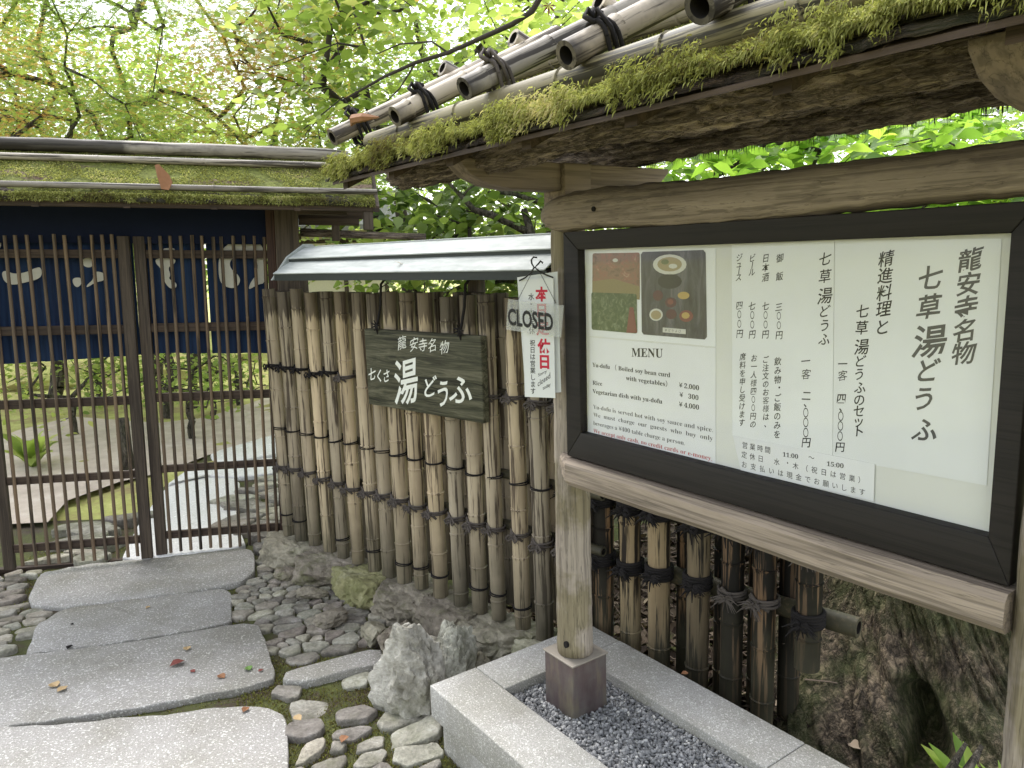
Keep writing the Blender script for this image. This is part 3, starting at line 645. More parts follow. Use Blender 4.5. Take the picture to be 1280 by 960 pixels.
small = [(-1.22, -.22, .07, .05, .03, 'ledge', 'dark low rock in front of the mossy ledge'), (-.95, -.30, .09, .06, .035, 'ledge', 'rounded grey green boulder at the top of the cobbles'), (-.70, -.27, .08, .06, .045, 'ledge', 'low tan rock in front of the fence ledge by the mossy rock'),
         (-.40, -.26, .09, .08, .085, 'cobble_tan', 'reddish tan rock behind the craggy rock'), (-.14, -.27, .11, .09, .08, 'ledge', 'dark brown rock beside the granite kerb corner'), (-.55, -.27, .12, .08, .10, 'ledge', 'broken tan rock below the fence ledge'), (-1.52, -.17, .07, .05, .03, 'ledge', 'small low rock below the ledge by the gate')]
for i, (u, v_, sx, sy, sz, mt, lb) in enumerate(small):
    p = FN.W(u, v_, .03); tag(link('rock', rock_mesh('rock', sx, sy, sz, M[mt], 70+i, rough=.11, planes=13), loc=tuple(p), rot=(0, 0, i*.9)), lb, 'rock')

# ================================================================== GRANITE PLANTER
pl = empty('granite_planter', BD.mat(.6, 0, 0), 'low kerb of pale granite blocks round a bed of grey gravel under the menu board', 'planter')
def kerb(u0, u1, v0, v1, z0=.115, z1=.22, name='kerb_block', mat='granite', bev=.004): MB().box(u0-.6, u1-.6, v0, v1, z0, z1).build(name, M[mat], pl, True, bev)
g = .0012
kerb(-.31, .62-g, -.32, -.152); kerb(.62+g, 1.50, -.32, -.152)
kerb(-.31, -.152, -.152+g*2, .152-g*2+.168); kerb(-.152+g, .55-g, .152, .32); kerb(.55+g, 1.34, .152, .32); kerb(1.342, 1.50, -.150, .32)
for (a, b, c, d) in ((-.285, 1.475, -.295, -.17), (-.285, -.17, -.169, .295), (-.169, 1.475, .17, .295), (1.36, 1.475, -.169, .169)): kerb(a, b, c, d, -.05, .113, 'plinth', 'granite', .003)
# gravel
R = np.random.RandomState(5)
import bmesh
bm = bmesh.new(); bmesh.ops.create_icosphere(bm, subdivisions=1, radius=1); ico_v = np.array([v.co[:] for v in bm.verts]); ico_f = np.array([[v.index for v in f.verts] for f in bm.faces]); bm.free()
def pebbles(n, x0, x1, y0, y1, z, s0, s1, R, zj=.006):
    c = np.stack([R.uniform(x0, x1, n), R.uniform(y0, y1, n), z+R.uniform(-zj, zj, n)], 1); q = R.normal(0, 1, (n, 4)); q /= np.linalg.norm(q, axis=1, keepdims=True); w_, x, y, zz = q.T
    Rm = np.stack([1-2*(y*y+zz*zz), 2*(x*y-w_*zz), 2*(x*zz+w_*y), 2*(x*y+w_*zz), 1-2*(x*x+zz*zz), 2*(y*zz-w_*x), 2*(x*zz-w_*y), 2*(y*zz+w_*x), 1-2*(x*x+y*y)], 1).reshape(n, 3, 3)
    S = R.uniform(s0, s1, (n, 1))*np.stack([R.uniform(.8, 1.4, n), R.uniform(.7, 1, n), R.uniform(.45, .75, n)], 1)
    V = ico_v[None]*(1+R.uniform(-.22, .22, (n, 12, 1)))*S[:, None, :]; V = np.einsum('nij,nkj->nki', Rm, V)+c[:, None, :]
    F = ico_f[None]+(np.arange(n)*12)[:, None, None]; return V.reshape(-1, 3), F.reshape(-1, 3), np.repeat(R.uniform(0, 1, n)**1.2, 12)
v, f, t = pebbles(15000, -.15-.6, 1.34-.6, -.15, .15, .184, .0048, .0085, R); tag(link('gravel', npmesh('gravel', v, f, M['gravel'], t), pl), kind='stuff')
MB().box(-.152-.6, 1.342-.6, -.152, .152, .1, .172).build('gravel_bed', m_simple('gravel_bed_dark', (.03, .03, .032), .9), pl)

# ================================================================== NOTICE BOARD
nb = empty('notice_board', BD.mat(), 'weathered timber notice board with dark glazed frame and its own mossy little roof', 'notice board')
def irregular_log(L0, L1, c, r, axis='x', n=20, seg=40, wob=.06, bend=.0, seed=0, endr=.75, round_end=True):
    path_ = []; rr = []
    for i in range(seg+1):
        t = i/seg; q = L0+(L1-L0)*t; a = c[0]+bend*noise.noise(Vector((t*3, seed, 0))); b = c[1]+bend*noise.noise(Vector((t*3, seed, 9)))
        path_.append((q, a, b) if axis == 'x' else ((a, q, b) if axis == 'y' else (a, b, q))); e = 1
        if round_end: e = min(1, .55+.45*math.sqrt(min(1, t*seg/3)), .55+.45*math.sqrt(min(1, (1-t)*seg/3)))
        rr.append(r(t)*e if callable(r) else r*e)
    return path_, rr
for i, u in enumerate((0, 1.187)):
    pa, rr = irregular_log(.36, 1.58, (u+.006*i, -.047*i), lambda t: .052-.006*t, 'z', bend=.004, seed=i, round_end=False)
    mb = MB(); mb.tube(pa, rr, 22, True, .06, i); mb.build('post', M['wood_z'], nb, True)
    MB().box(u-.045, u+.045, -.045, .045, 1.575, 1.735).build('post_head', M['wood_y'], nb, True, .004)
    mb = MB().box(u-.064, u+.064, -.064-.04*i, .064-.04*i, .17, .352); mb.build('metal_sleeve', M['sleeve'], nb, True, .0025)
    MB().box(u-.068, u+.068, -.068-.04*i, .068-.04*i, .3525, .357).build('sleeve_cap', m_simple('sleeve_cap_metal', (.30, .27, .23), .5, .4), nb, True, .001)
    # knot plug
    pts = [(math.cos(a)*.008+u+.02, math.sin(a)*.010+.40) for a in [2*PI*k_/12 for k_ in range(12)]]; MB().prism(pts, -.0535-.047*i, -.045-.047*i, 'y').build('knot', M['hollow'], nb)
pa, rr = irregular_log(-.035, 1.25, (-.040, 1.604), lambda t: .0455+.005*math.sin(t*5), 'x', 22, 60, bend=.010, seed=3)
mb = MB(); mb.tube(pa, rr, 24, True, .10, 3); mb.build('top_rail', M['wood_x'], nb, True)
pts = [(math.cos(a)*.006+.205, math.sin(a)*.006+1.607) for a in [2*PI*k_/12 for k_ in range(12)]]; MB().prism(pts, -.0925, -.07, 'y').build('knot', M['hollow'], nb)
mb = MB()
nseg = 40; v = []; f = []
for i in range(nseg+1):
    t = i/nseg; u = .0+1.145*t; w_ = .005*fbm((t*3, 1, 1), 3); w2 = .005*fbm((t*3.3, 5, 1), 3)
    y0 = -.098+w_; zb = .898+w2; zt = .965
    if i < 3: q = (i+.3)/3; y0 = -.04+(y0+.04)*q; zb = .93+(zb-.93)*q
    v += [(u, .03, zb), (u, y0+.012, zb), (u, y0, zb+.014), (u, y0+.002, zt-.012), (u, y0+.012, zt), (u, .03, zt)]
for i in range(nseg):
    for k_ in range(6): f.append((i*6+k_, i*6+(k_+1) % 6, (i+1)*6+(k_+1) % 6, (i+1)*6+k_))
f += [tuple(range(6)), tuple(range(nseg*6, nseg*6+6))]
mb.add(v, f).build('bottom_rail', M['wood_x'], nb)
# frame
U0, U1, Z0, Z1, u0, u1, z0, z1 = .064, 1.139, .970, 1.558, .121, 1.104, 1.042, 1.513
fy0, fy1 = -.070, -.012
for nm, pts in (('frame_bar', [(U0, Z1), (U1, Z1), (u1, z1), (u0, z1)]), ('frame_bar', [(U0, Z0), (u0, z0), (u1, z0), (U1, Z0)]), ('frame_bar', [(U0, Z0), (U0, Z1), (u0, z1), (u0, z0)]), ('frame_bar', [(U1, Z0), (u1, z0), (u1, z1), (U1, Z1)])):
    MB().prism(pts, fy0, fy1, 'y').build(nm, M['frame'], nb, True, .0025)
MB().box(u0-.02, u1+.02, -.0455, -.012+.001, z0-.02, z1+.02).build('backing_board', M['paper_back'], nb)
MB().box(u0-.003, u1+.003, -.0585, -.056, z0-.003, z1+.003).build('glass_pane', M['glass'], nb)
# brackets across the posts
for u in (0, 1.187):
    for s in (-1, 1):
        pts = [(s*.046, 1.665), (s*.20, 1.666), (s*.27, 1.676), (s*.32, 1.695), (s*.352, 1.724), (s*.352, 1.735), (s*.046, 1.735)]
        MB().prism(pts, u-.032, u+.032, 'x').build('bracket', M['wood_y'], nb, True, .003)
# bark logs under the eaves
def barklog(L0, L1, y, z, r, seed):
    seg = 170; n = 44; v = []
    for i in range(seg+1):
        t = i/seg; x = L0+(L1-L0)*t; e = min(1, .62+.38*math.sqrt(min(1, t*seg/2)), .62+.38*math.sqrt(min(1, (1-t)*seg/2)))
        cy = y+.012*noise.noise(Vector((t*4, seed, 2))); cz = z+.012*noise.noise(Vector((t*4, seed, 7)))
        for k_ in range(n):
            a = 2*PI*k_/n; q = Vector((x*5, math.cos(a)*1.8, math.sin(a)*1.8+seed))
            d = r*e*(1+.20*noise.noise(Vector((x*3, math.cos(a), math.sin(a)+seed)))) + .010*fbm(Vector((x*13, math.cos(a)*6, math.sin(a)*6+seed)), 5) - .010*(1-abs(noise.noise(Vector((x*7, math.cos(a)*5, math.sin(a)*5+seed)))*3 % 1))**4
            v.append((x, cy+math.cos(a)*d, cz+math.sin(a)*d))
    f = [(i*n+k_, i*n+(k_+1) % n, (i+1)*n+(k_+1) % n, (i+1)*n+k_) for i in range(seg) for k_ in range(n)] + [tuple(range(n))[::-1], tuple(range(seg*n, seg*n+n))]
    return MB().add(v, f).build('bark_log', M['bark_log'], nb, True)
barklog(-.43, 1.62, -.275, 1.752, .050, 1); barklog(-.43, 1.62, .27, 1.787, .042, 2)
MB().box(-.3, 1.5, -.045, .045, 1.86, 1.93).build('ridge_beam', M['wood_dark_x'], nb, True, .004)
SL = math.tan(rad(26)); EZ = 1.714     # roof: eave height at |y| = .50
def rz(y, h=0): return (EZ+(.50-abs(y))*SL+h) if y <= 0 else EZ+.50*SL-y*.376+h
EY = {-1: .50, 1: .42}
for i in range(8):     # rafters
    u = -.36+i*.27
    for s in (-1, 1):
        e_ = s*(EY[s]-.03); pts = [(e_, rz(e_)-.036), (e_, rz(e_)-.006), (0, rz(0)-.006), (0, rz(0)-.036)]
        MB().prism(pts, u-.014, u+.014, 'x').build('rafter', M['wood_dark_x'] if (s < 0 or i % 2) else M['wood_y'], nb)
for s in (-1, 1):      # batten along the eave
    a_ = s*(EY[s]-.003); b_ = s*(EY[s]-.05); MB().prism([(a_, rz(a_)-.012), (a_, rz(a_)-.004), (b_, rz(b_)-.001), (b_, rz(b_)-.012)], -.38, 1.6, 'x').build('batten', M['wood_dark_x'], nb)
def ragged_deck(parent, L0, L1, ridge_y, ridge_z, eave_y, eave_z, th, mat, seed, nu=160, nv=14, name='bark_layer', rag=.018):
    v = []; f = []
    for side in (0, 1):
        for i in range(nu+1):
            u = L0+(L1-L0)*i/nu; rg = rag*fbm((u*9, seed, side*.0), 4)+rag*.6*noise.noise(Vector((u*45, seed, 1)))
            for j in range(nv+1):
                t = j/nv; y = ridge_y+(eave_y-ridge_y)*t*(1+rg/abs(eave_y-ridge_y)*(t > .9)); z = ridge_z+(eave_z-ridge_z)*t
                z += (th if side == 0 else 0)*(1-.25*(t > .97)) + (.006*fbm((u*14, y*20, seed), 4) if side == 0 else 0)+.004*noise.noise(Vector((u*30, y*8, seed)))
                v.append((u, y, z))
    w_ = nv+1; o = (nu+1)*w_
    for i in range(nu):
        for j in range(nv):
            a = i*w_+j; f += [(a, a+1, a+w_+1, a+w_), (o+a, o+a+w_, o+a+w_+1, o+a+1)]
        a = i*w_+nv; f.append((a, a+w_, o+a+w_, o+a))
    for j in range(nv):
        for a in (j, nu*w_+j): f.append((a, a+1, o+a+1, o+a))
    return MB().add(v, f).build(name, mat, parent, True)
for s in (-1, 1):
    ragged_deck(nb, -.42, 1.62, s*.001, rz(0), s*EY[s], rz(s*EY[s]), .010, M['bark_deck'], s+3, name='bark_roof')
    ragged_deck(nb, -.41, 1.61, s*.001, rz(0)+.011, s*(EY[s]-.018), rz(s*(EY[s]-.018))+.011, .009, M['bark_deck'], s+8, name='bark_roof')
    ragged_deck(nb, -.40, 1.60, s*.001, rz(0)+.020, s*(EY[s]-.03), rz(s*(EY[s]-.03))+.020, .006, M['mossmat'], s+12, name='moss_cover')
# moss strands along the eave
def moss_strands(parent, n, fn, R, lmin, lmax, dens=None, name='moss', mat=None, wd=(.0012, .0024)):
    P_ = []; D = []
    for _ in range(n):
        p, d = fn(R)
        P_.append(p); D.append(d)
    P_ = np.array(P_); D = np.array(D); D /= np.linalg.norm(D, axis=1, keepdims=True); L_ = R.uniform(lmin, lmax, n)
    v, f = blades(P_, D, L_, R.uniform(*wd, n), R, .35); t = np.clip(R.normal(.58, .16, n)+np.array([.42*noise.noise(Vector(p)*7)+.25*noise.noise(Vector(p)*25) for p in P_]), 0, 1)
    o = link(name, npmesh(name, v, f, mat or M['moss'], np.repeat(t, 5)), parent); return tag(o, kind='stuff')
def fmoss(R):
    u = R.uniform(-.42, 1.6); t = R.uniform(0, 1)**1.2
    y = -.505+.10*t; hang = noise.noise(Vector((u*8, 1, 1)))*.5+.5+.4*noise.noise(Vector((u*31, 1, 1)))
    z = rz(y, .026+.008*noise.noise(Vector((u*25, y*25, 0))))
    if y < -.44: z += R.uniform(0, .010)
    if R.uniform() < .55 and hang > .42+.3*R.uniform(): z -= R.uniform(0, .050)*hang; y = -.50-R.uniform(0, .018)
    return (u, y, z), (R.normal(0, .5), -1+R.normal(0, .45), R.normal(-.15, .55)-.5*(y < -.49))
moss_strands(nb, 75000, fmoss, np.random.RandomState(8), .005, .015, wd=(.0007, .0016))
def fmoss2(R):
    u = R.uniform(-.42, 1.6); y = R.uniform(-.44, .40); return (u, y, rz(y, .026)), (R.normal(0, .8), R.normal(0, .8), 1)
moss_strands(nb, 16000, fmoss2, np.random.RandomState(9), .006, .016)
# tangled roots hanging from the back eave
def froot(R):
    u = R.uniform(-.3, 1.55); c = noise.noise(Vector((u*6, 4, 4)))
    return (u, .412+R.normal(0, .01), rz(.412)+R.uniform(-.005, .012)), (R.normal(0, .3), R.normal(0, .3), -1)
moss_strands(nb, 2600, froot, np.random.RandomState(10), .008, .05, name='hanging_roots', mat=M['bark_dark'])
# bamboo poles lying slantwise over the roof, and the long pole beneath them
rd = random.Random(4)
PR = .0245
mats_pole = [bamboo_mesh('roof_pole', .56, PR, M['pole'], 'x', None, 18, .05, 0, random.Random(30+i)) for i in range(3)]
tie_r = tie_mesh('rope_tie', PR*1.02, M['rope'], False, 5, 3, tr=.0045)
dirv = Vector((0, 1, SL)).normalized()
for i, u in enumerate([-.425, -.075, .256, .556, .848, 1.14, 1.44]):
    dv = (dirv+Vector((rd.uniform(-.03, .03), 0, rd.uniform(-.01, .01)))).normalized(); side = dv.cross(Vector((0, 0, 1))).normalized(); up = side.cross(dv)
    st = Vector((u, -.468+rd.uniform(-.012, .012), 1.834)); k_s = rd.uniform(.94, 1.08)
    mt = Matrix.Translation(st) @ Matrix((dv, up, side)).transposed().to_4x4() @ Matrix.Rotation(i*1.3, 4, 'X') @ Matrix.Diagonal((1, k_s, k_s, 1))
    link('bamboo_pole', mats_pole[i % 3], nb, mw=mt)
    st2 = Vector((u+rd.uniform(-.04, .04), .40, rz(.40)+.07)); d2 = Vector((0, -1, .376)).normalized(); s2 = d2.cross(Vector((0, 0, 1))).normalized()
    link('bamboo_pole', mats_pole[(i+1) % 3], nb, mw=Matrix.Translation(st2) @ Matrix((d2, s2.cross(d2), s2)).transposed().to_4x4() @ Matrix.Diagonal((.94, 1, 1, 1)))
    p = st+dv*.085; mb = MB()
    for q_, s_ in enumerate((-.012, -.002, .008)):
        mb.tube([p+dv*(s_+.008*math.sin(a+q_))+(side*math.cos(a)*1.0+up*(math.sin(a)*1.0-(.9 if math.sin(a) < -.2 else 0)))*(PR*k_s+.0045) for a in [2*PI*k_/16 for k_ in range(17)]], .0043, 5, False)
    mb.tube([p+up*PR*1.1, p+up*(PR+.014)+dv*.008, p+up*(PR+.010)+dv*.02, p+up*(PR+.02)+dv*.012-side*.008, p+up*(PR+.012)], .006, 5)
    mb.tube([p+up*(PR+.004), p+up*(PR+.026)-dv*.006, p+up*(PR+.018)-dv*.018, p+up*(PR+.004)-dv*.02+side*.02], .005, 5)
    mb.tube([p+up*(PR+.004), p+up*(PR+.02)+side*.016, p+up*(PR*.4)+side*.034, p-up*PR*.8+side*.03], .0042, 5)
    mb.build('rope_tie', M['rope'] if i != 2 else M['palm'], nb, True)
lp = bamboo_mesh('long_roof_pole', 1.95, .026, M['pole_dark'], 'x', None, 16, .05, 0, random.Random(2)); link('bamboo_pole', lp, nb, loc=(-.33, -.400, 1.812))
link('bamboo_pole', lp, nb, loc=(-.25, .34, rz(.34)+.045), rot=(1, 0, 0))
rp = bamboo_mesh('ridge_pole', 1.95, .026, M['pole'], 'x', None, 16, .05, 0, random.Random(3)); link('bamboo_pole', rp, nb, loc=(-.34, .0, rz(0)+.052))
# curled bark flake and dead leaf on the eave
mb = MB(); mb.tube([(-.30, -.47, 1.846), (-.26, -.48, 1.856), (-.21, -.475, 1.853), (-.16, -.46, 1.846)], [.002, .012, .011, .002], 6); tag(mb.build('dead_leaf', M['deadleaf'], None, mw=BD.mat()), 'tan curled dead leaf on the left end of the board roof moss', 'dead leaf')

# ------------------------------------------------------------------ sheets of paper behind the glass
PY = -.0460     # front of the backing board
def bp(px, py, y=-.047): q = BD.on(px, py, y); return (q.x, q.z)
def sheet_thing(name, label, cat, px_pts, y0, mat, th=.0005):
    pts = [bp(*p) for p in px_pts]; ox = sum(p[0] for p in pts)/len(pts); oz = min(p[1] for p in pts)
    mb = MB().prism([(a-ox, b-oz) for a, b in pts], y0-th, y0, 'y'); o = mb.build(name, mat, None, mw=BD.mat(ox, 0, oz)); tag(o, label, cat); return o, (ox, oz), y0-th-.0003
def column(chars, x0, y0, x1, y1, s_px, brush=1, sx=.95):
    out = []; n = len(chars)
    for i, ch in enumerate(chars):
        if ch == ' ': continue
        t = i/max(1, n-1); px = x0+(x1-x0)*t; py = y0+(y1-y0)*t; sp = s_px[i] if isinstance(s_px, (list, tuple)) else s_px
        u, z = bp(px, py); dz = bp(px, py-sp/2)[1]-bp(px, py+sp/2)[1]
        if ch == '|': ch = 'ー'; out.append((ch, 'cellr', u, z, dz, dz, brush)); continue
        if ch == '〇': out.append((ch, 'cell', u, z, dz*.55, dz*.95, 0)); continue
        if ch in '、。・': u += dz*.25; z += dz*.2
        out.append((ch, 'cell', u, z, dz*sx, dz, brush))
    return out
def z7(x, y): return (900+x/2.287, 280+y/2.287)
def z6(x, y): return (700+x/3, 280+y/3)
def col7(chars, x0, y0, x1, y1, s, brush=1, sx=.95): a = z7(x0, y0); b = z7(x1, y1); return column(chars, *a, *b, [q/2.287 for q in s] if isinstance(s, list) else s/2.287, brush, sx)
def pts7(lst, s, brush=1):
    out = []
    for ch, x, y in lst: out += col7(ch, x, y, x, y, s, brush)
    return out
# large title sheet, centre sheet, opening-hours slip
ti, off, ty = sheet_thing('title_sheet', 'large white paper with big brushed Japanese title filling the right half of the board', 'paper sign', [z7(328, 47), z7(805, 42), z7(762, 748), z7(322, 668)], PY, M['paper'])
it = pts7([('龍', 715, 103), ('安', 710, 172), ('寺', 703, 240), ('名', 700, 305), ('物', 697, 370)], 62, 1.1)+pts7([('七', 600, 155), ('草', 597, 238)], 66, 1.1)+pts7([('湯', 599, 338)], 88, 1.1)+pts7([('ど', 592, 420), ('う', 582, 500), ('ふ', 585, 590)], 66, 1.1)
text_part(ti, 'lettering', M['ink_soft'], it, ty, .018, off)
it = pts7([('精', 475, 100), ('進', 472, 148), ('料', 470, 197), ('理', 468, 243), ('と', 464, 295)], 43)+pts7([('七', 407, 250), ('草', 405, 297)], 37)+pts7([('湯', 405, 352)], 42)+pts7([('ど', 400, 393), ('う', 398, 430), ('ふ', 400, 468), ('の', 398, 503), ('セ', 397, 535), ('ッ', 396, 565), ('ト', 396, 593)], 33)
it += pts7([('一', 350, 400), ('客', 350, 434), ('四', 347, 500), ('、', 347, 528), ('〇', 345, 550), ('〇', 344, 578), ('〇', 343, 607), ('円', 343, 638)], 28)
text_part(ti, 'lettering', M['ink'], it, ty, .012, off)
pr, off, ty = sheet_thing('price_sheet', 'tall white paper of brushed prices in narrow Japanese columns in the middle of the board', 'paper sign', [z7(33, 60), z7(326, 48), z7(321, 668), z7(35, 606)], PY, M['paper'])
it = pts7([('七', 300, 100), ('草', 300, 150)], 37)+pts7([('湯', 300, 206)], 44)+pts7([('ど', 298, 250), ('う', 299, 290), ('ふ', 298, 330)], 34)
it += pts7([('一', 245, 392), ('客', 246, 430), ('二', 247, 492), ('、', 246, 515), ('〇', 245, 540), ('〇', 245, 568), ('〇', 245, 597), ('円', 246, 625)], 28)
it += pts7([('御', 171, 98), ('飯', 170, 150), ('三', 168, 238), ('〇', 168, 263), ('〇', 168, 290), ('円', 169, 318)], 23)+col7('飲み物・ご飯のみを', 165, 393, 163, 602, 22)
it += pts7([('日', 131, 98), ('本', 130, 125), ('酒', 130, 153), ('七', 130, 235), ('〇', 130, 261), ('〇', 130, 288), ('円', 130, 316)], 23)+col7('ご注文のお客様は、', 130, 388, 131, 575, 20)
it += col7('ビ|ル', 92, 98, 91, 138, 21)+pts7([('七', 91, 235), ('〇', 92, 261), ('〇', 92, 288), ('円', 92, 316)], 23)+col7('お一人様四〇〇円の', 97, 384, 94, 573, 20)
it += col7('ジュ|ス', 55, 96, 53, 153, 21)+pts7([('四', 55, 233), ('〇', 55, 259), ('〇', 55, 286), ('円', 56, 314)], 23)+col7('席料を申し受けます', 65, 380, 62, 568, 20)
text_part(pr, 'lettering', M['ink'], it, ty, .010, off)
hs_, off, ty = sheet_thing('hours_slip', 'small white slip with three printed lines of opening hours overlapping the price paper', 'paper sign', [z7(37, 604), z7(443, 686), z7(440, 792), z7(60, 704)], PY-.0012, M['paper_white'])
def hline(chars, x0, y0, x1, y1, s): return col7(chars, x0, y0, x1, y1, s, 0)
def line(s, x0, y0, x1, y1, h, zf=z6):
    a = bp(*zf(x0, y0)); b = bp(*zf(x1, y1)); return (s, 'line', a[0], a[1], b[0], b[1], h)
it = hline('営業時間', 72, 633, 137, 646, 18)+[line(serif('11:00'), 180, 664, 224, 671, .0125, z7)]+hline('～', 262, 668, 262, 668, 18)+[line(serif('15:00'), 306, 691, 354, 698, .0125, z7)]
it += hline('定休日', 70, 660, 117, 671, 18)+hline('水・木（祝日は営業）', 163, 680, 405, 733, 18)+hline('お支払いは現金でお願いします', 70, 688, 407, 766, 18)
text_part(hs_, 'lettering', M['ink_soft'], it, ty, .004, off)
me_, off, ty = sheet_thing('menu_sheet', 'white printed menu in English below the food photographs', 'paper sign', [z6(112, 425), z6(583, 466), z6(583, 906), z6(105, 792)], PY, M['paper_white'])
it = [line(serif('MENU'), 268, 497, 385, 501, .030),
      line(serif('Yu-dofu （ Boiled soy bean curd'), 121, 535, 413, 575, .0155), line(serif('with vegetables）'), 247, 585, 402, 609, .0155), line(serif('Rice'), 122, 602, 158, 607, .0155),
      line(serif('Vegetarian dish with yu-dofu'), 122, 634, 383, 674, .0155), line(serif('¥ 2,000'), 446, 612, 521, 624, .0155), line(serif('¥   300'), 448, 648, 519, 661, .0155), line(serif('¥ 4,000'), 446, 684, 521, 697, .0155)]
text_part(me_, 'lettering', M['ink'], it, ty, .004, off)
it = [line(serif('Yu-dofu is served hot with soy sauce and spice.'), 124, 692, 573, 781, .0155), line(serif('We  must  charge  our  guests  who  buy  only'), 125, 722, 573, 813, .0155), line(serif('beverages a ¥400 table charge a person.'), 125, 753, 468, 830, .0155)]
text_part(me_, 'lettering', M['ink_soft'], it, ty, -.008, off)
text_part(me_, 'red_lettering', M['ink_redsoft'], [line(serif('We accept only cash, no credit cards or e-money.'), 125, 782, 570, 888, .0155)], ty, -.006, off)
# photographs
ph, off, ty = sheet_thing('photo_sheet', 'cream laminated sheet holding three photographs at the upper left of the board', 'photo sheet', [z6(90, 98), z6(583, 90), z6(583, 460), z6(112, 420)], PY, M['paper'])
def m_photo(name, stops, sc, bands=None):
    k = NT(name); n1 = k.noise(1, 6, .7, k.vec(sc, False), 1.0); c = k.ramp(n1, stops); k.col(c).rough(.3); return k.m
def chamfer(zp, c, mode='round'):
    a = [bp(*z6(*p)) for p in zp]; out = []
    n = 4
    for i in range(4):
        p = Vector(a[i]); q0 = (Vector(a[i-1])-p).normalized()*c; q1 = (Vector(a[(i+1) % 4])-p).normalized()*c
        if mode == 'cut': out += [tuple(p+q0), tuple(p+q1)]
        else: out += [tuple(p+q0*(1-math.sin(t))+q1*(1-math.cos(t))) for t in (0, PI/8, PI/4, 3*PI/8, PI/2)]
    return out
def flat_part(parent, name, pts, y, mat, off, label=None, th=.0003):
    o = MB().prism([(a-off[0], b-off[1]) for a, b in pts], y-th, y, 'y').build(name, mat, parent)
    if label: o['label'] = label
    return o
flat_part(ph, 'photo', chamfer([(122, 110), (299, 107), (299, 284), (121, 262)], .006), ty, m_photo('photo_red_room', [(.3, (.09, .05, .04)), (.48, (.20, .12, .085)), (.6, (.24, .10, .075)), (.75, (.40, .35, .27))], (40, 1, 60)), off, 'photo of a room with a red ceiling')
flat_part(ph, 'photo', chamfer([(118, 256), (288, 262), (290, 411), (119, 396)], .006), ty-.0004, m_photo('photo_garden', [(.3, (.03, .05, .025)), (.5, (.06, .09, .045)), (.62, (.13, .16, .10)), (.78, (.32, .33, .26))], (55, 1, 55)), off, 'photo of a green garden')
flat_part(ph, 'photo', chamfer([(303, 105), (546, 97), (551, 434), (307, 414)], .006, 'cut'), ty-.0002, m_photo('photo_table', [(.3, (.028, .026, .032)), (.5, (.055, .055, .065)), (.7, (.12, .12, .135))], (42, 1, 10)), off, 'photo of dishes on a dark table')
def ell(cx, cy, rx, ry, n=20): return [bp(*z6(cx+rx*math.cos(2*PI*k_/n), cy+ry*math.sin(2*PI*k_/n))) for k_ in range(n)]
mm = {n_: m_simple('print_'+n_, c_, .35, 0, 0, 300) for n_, c_ in dict(white=(.5, .5, .46), food=(.28, .23, .13), green=(.13, .15, .07), red=(.17, .055, .05), plum=(.075, .028, .035), black=(.02, .02, .022), yellow=(.38, .27, .09), room=(.20, .16, .08)).items()}
for (cx, cy, rx, ry, mt, dy) in [(412, 152, 63, 38, 'white', 0), (412, 151, 46, 27, 'food', 1), (395, 142, 14, 10, 'green', 2), (425, 158, 16, 9, 'white', 2), (412, 215, 45, 28, 'black', 0), (368, 268, 19, 20, 'plum', 0), (416, 294, 21, 19, 'plum', 0), (415, 292, 11, 10, 'red', 1), (464, 268, 22, 14, 'yellow', 0), (361, 340, 25, 23, 'white', 0), (361, 341, 19, 17, 'food', 1), (418, 338, 20, 19, 'plum', 0), (474, 345, 26, 22, 'red', 0), (472, 343, 15, 12, 'yellow', 1)]:
    flat_part(ph, 'printed_dish', ell(cx, cy, rx, ry), ty-.0006-.0003*dy, mm[mt], off)
flat_part(ph, 'printed_caption', [bp(*z6(*p)) for p in [(386, 388), (472, 395), (472, 413), (386, 406)]], ty-.0006, mm['white'], off)
flat_part(ph, 'printed_tower', [bp(*z6(*p)) for p in [(262, 312), (276, 312), (290, 408), (250, 408)]], ty-.0009, mm['red'], off)
flat_part(ph, 'printed_lamp', ell(208, 136, 10, 7), ty-.0006, mm['white'], off)
flat_part(ph, 'printed_floor', [bp(*z6(*p)) for p in [(122, 215), (200, 205), (299, 235), (299, 284), (121, 262)]], ty-.00045+.0002, mm['room'], off)
text_part(ph, 'printed_caption_text', M['ink'], [(c_, 'cell', *bp(*z6(398+i*13, 398+i*1.1)), .006, .006, 1) for i, c_ in enumerate('ゆどうふ〇')], ty-.0012, .01, off)

# ------------------------------------------------------------------ closed sign and holiday notices hanging on the post
KS = Frame(*(BD.W(-.02, -.135, 0)[:2]), 116)
def kp_(px, py, y=0): q = KS.on(px, py, y); return (q.x, q.z)
def hang_sheet(name, label, cat, px_pts, y0, mat, th=.0006):
    pts = [kp_(*p, y0) for p in px_pts]; ox = sum(p[0] for p in pts)/len(pts); oz = min(p[1] for p in pts)
    o = MB().prism([(a-ox, b-oz) for a, b in pts], y0-th, y0, 'y').build(name, mat, None, mw=KS.mat(ox, 0, oz)); tag(o, label, cat); return o, (ox, oz), y0-th-.0004
def z5(x, y): return (340+x/3.2, 300+y/3.2)
def zk(x, y): return (600+x/4.364, 300+y/4.364)
hang_sheet('back_notice', 'plain white laminated sheet hanging behind the red lettered notice on the post', 'notice', [zk(203, 204), zk(423, 172), zk(443, 830), zk(250, 848)], .012, M['paper'])
no, off, ty = hang_sheet('holiday_notice', 'white hanging strip notice with red Japanese characters on the left post', 'notice', [zk(228, 215), zk(400, 205), zk(411, 862), zk(245, 855)], 0, M['paper_white'])
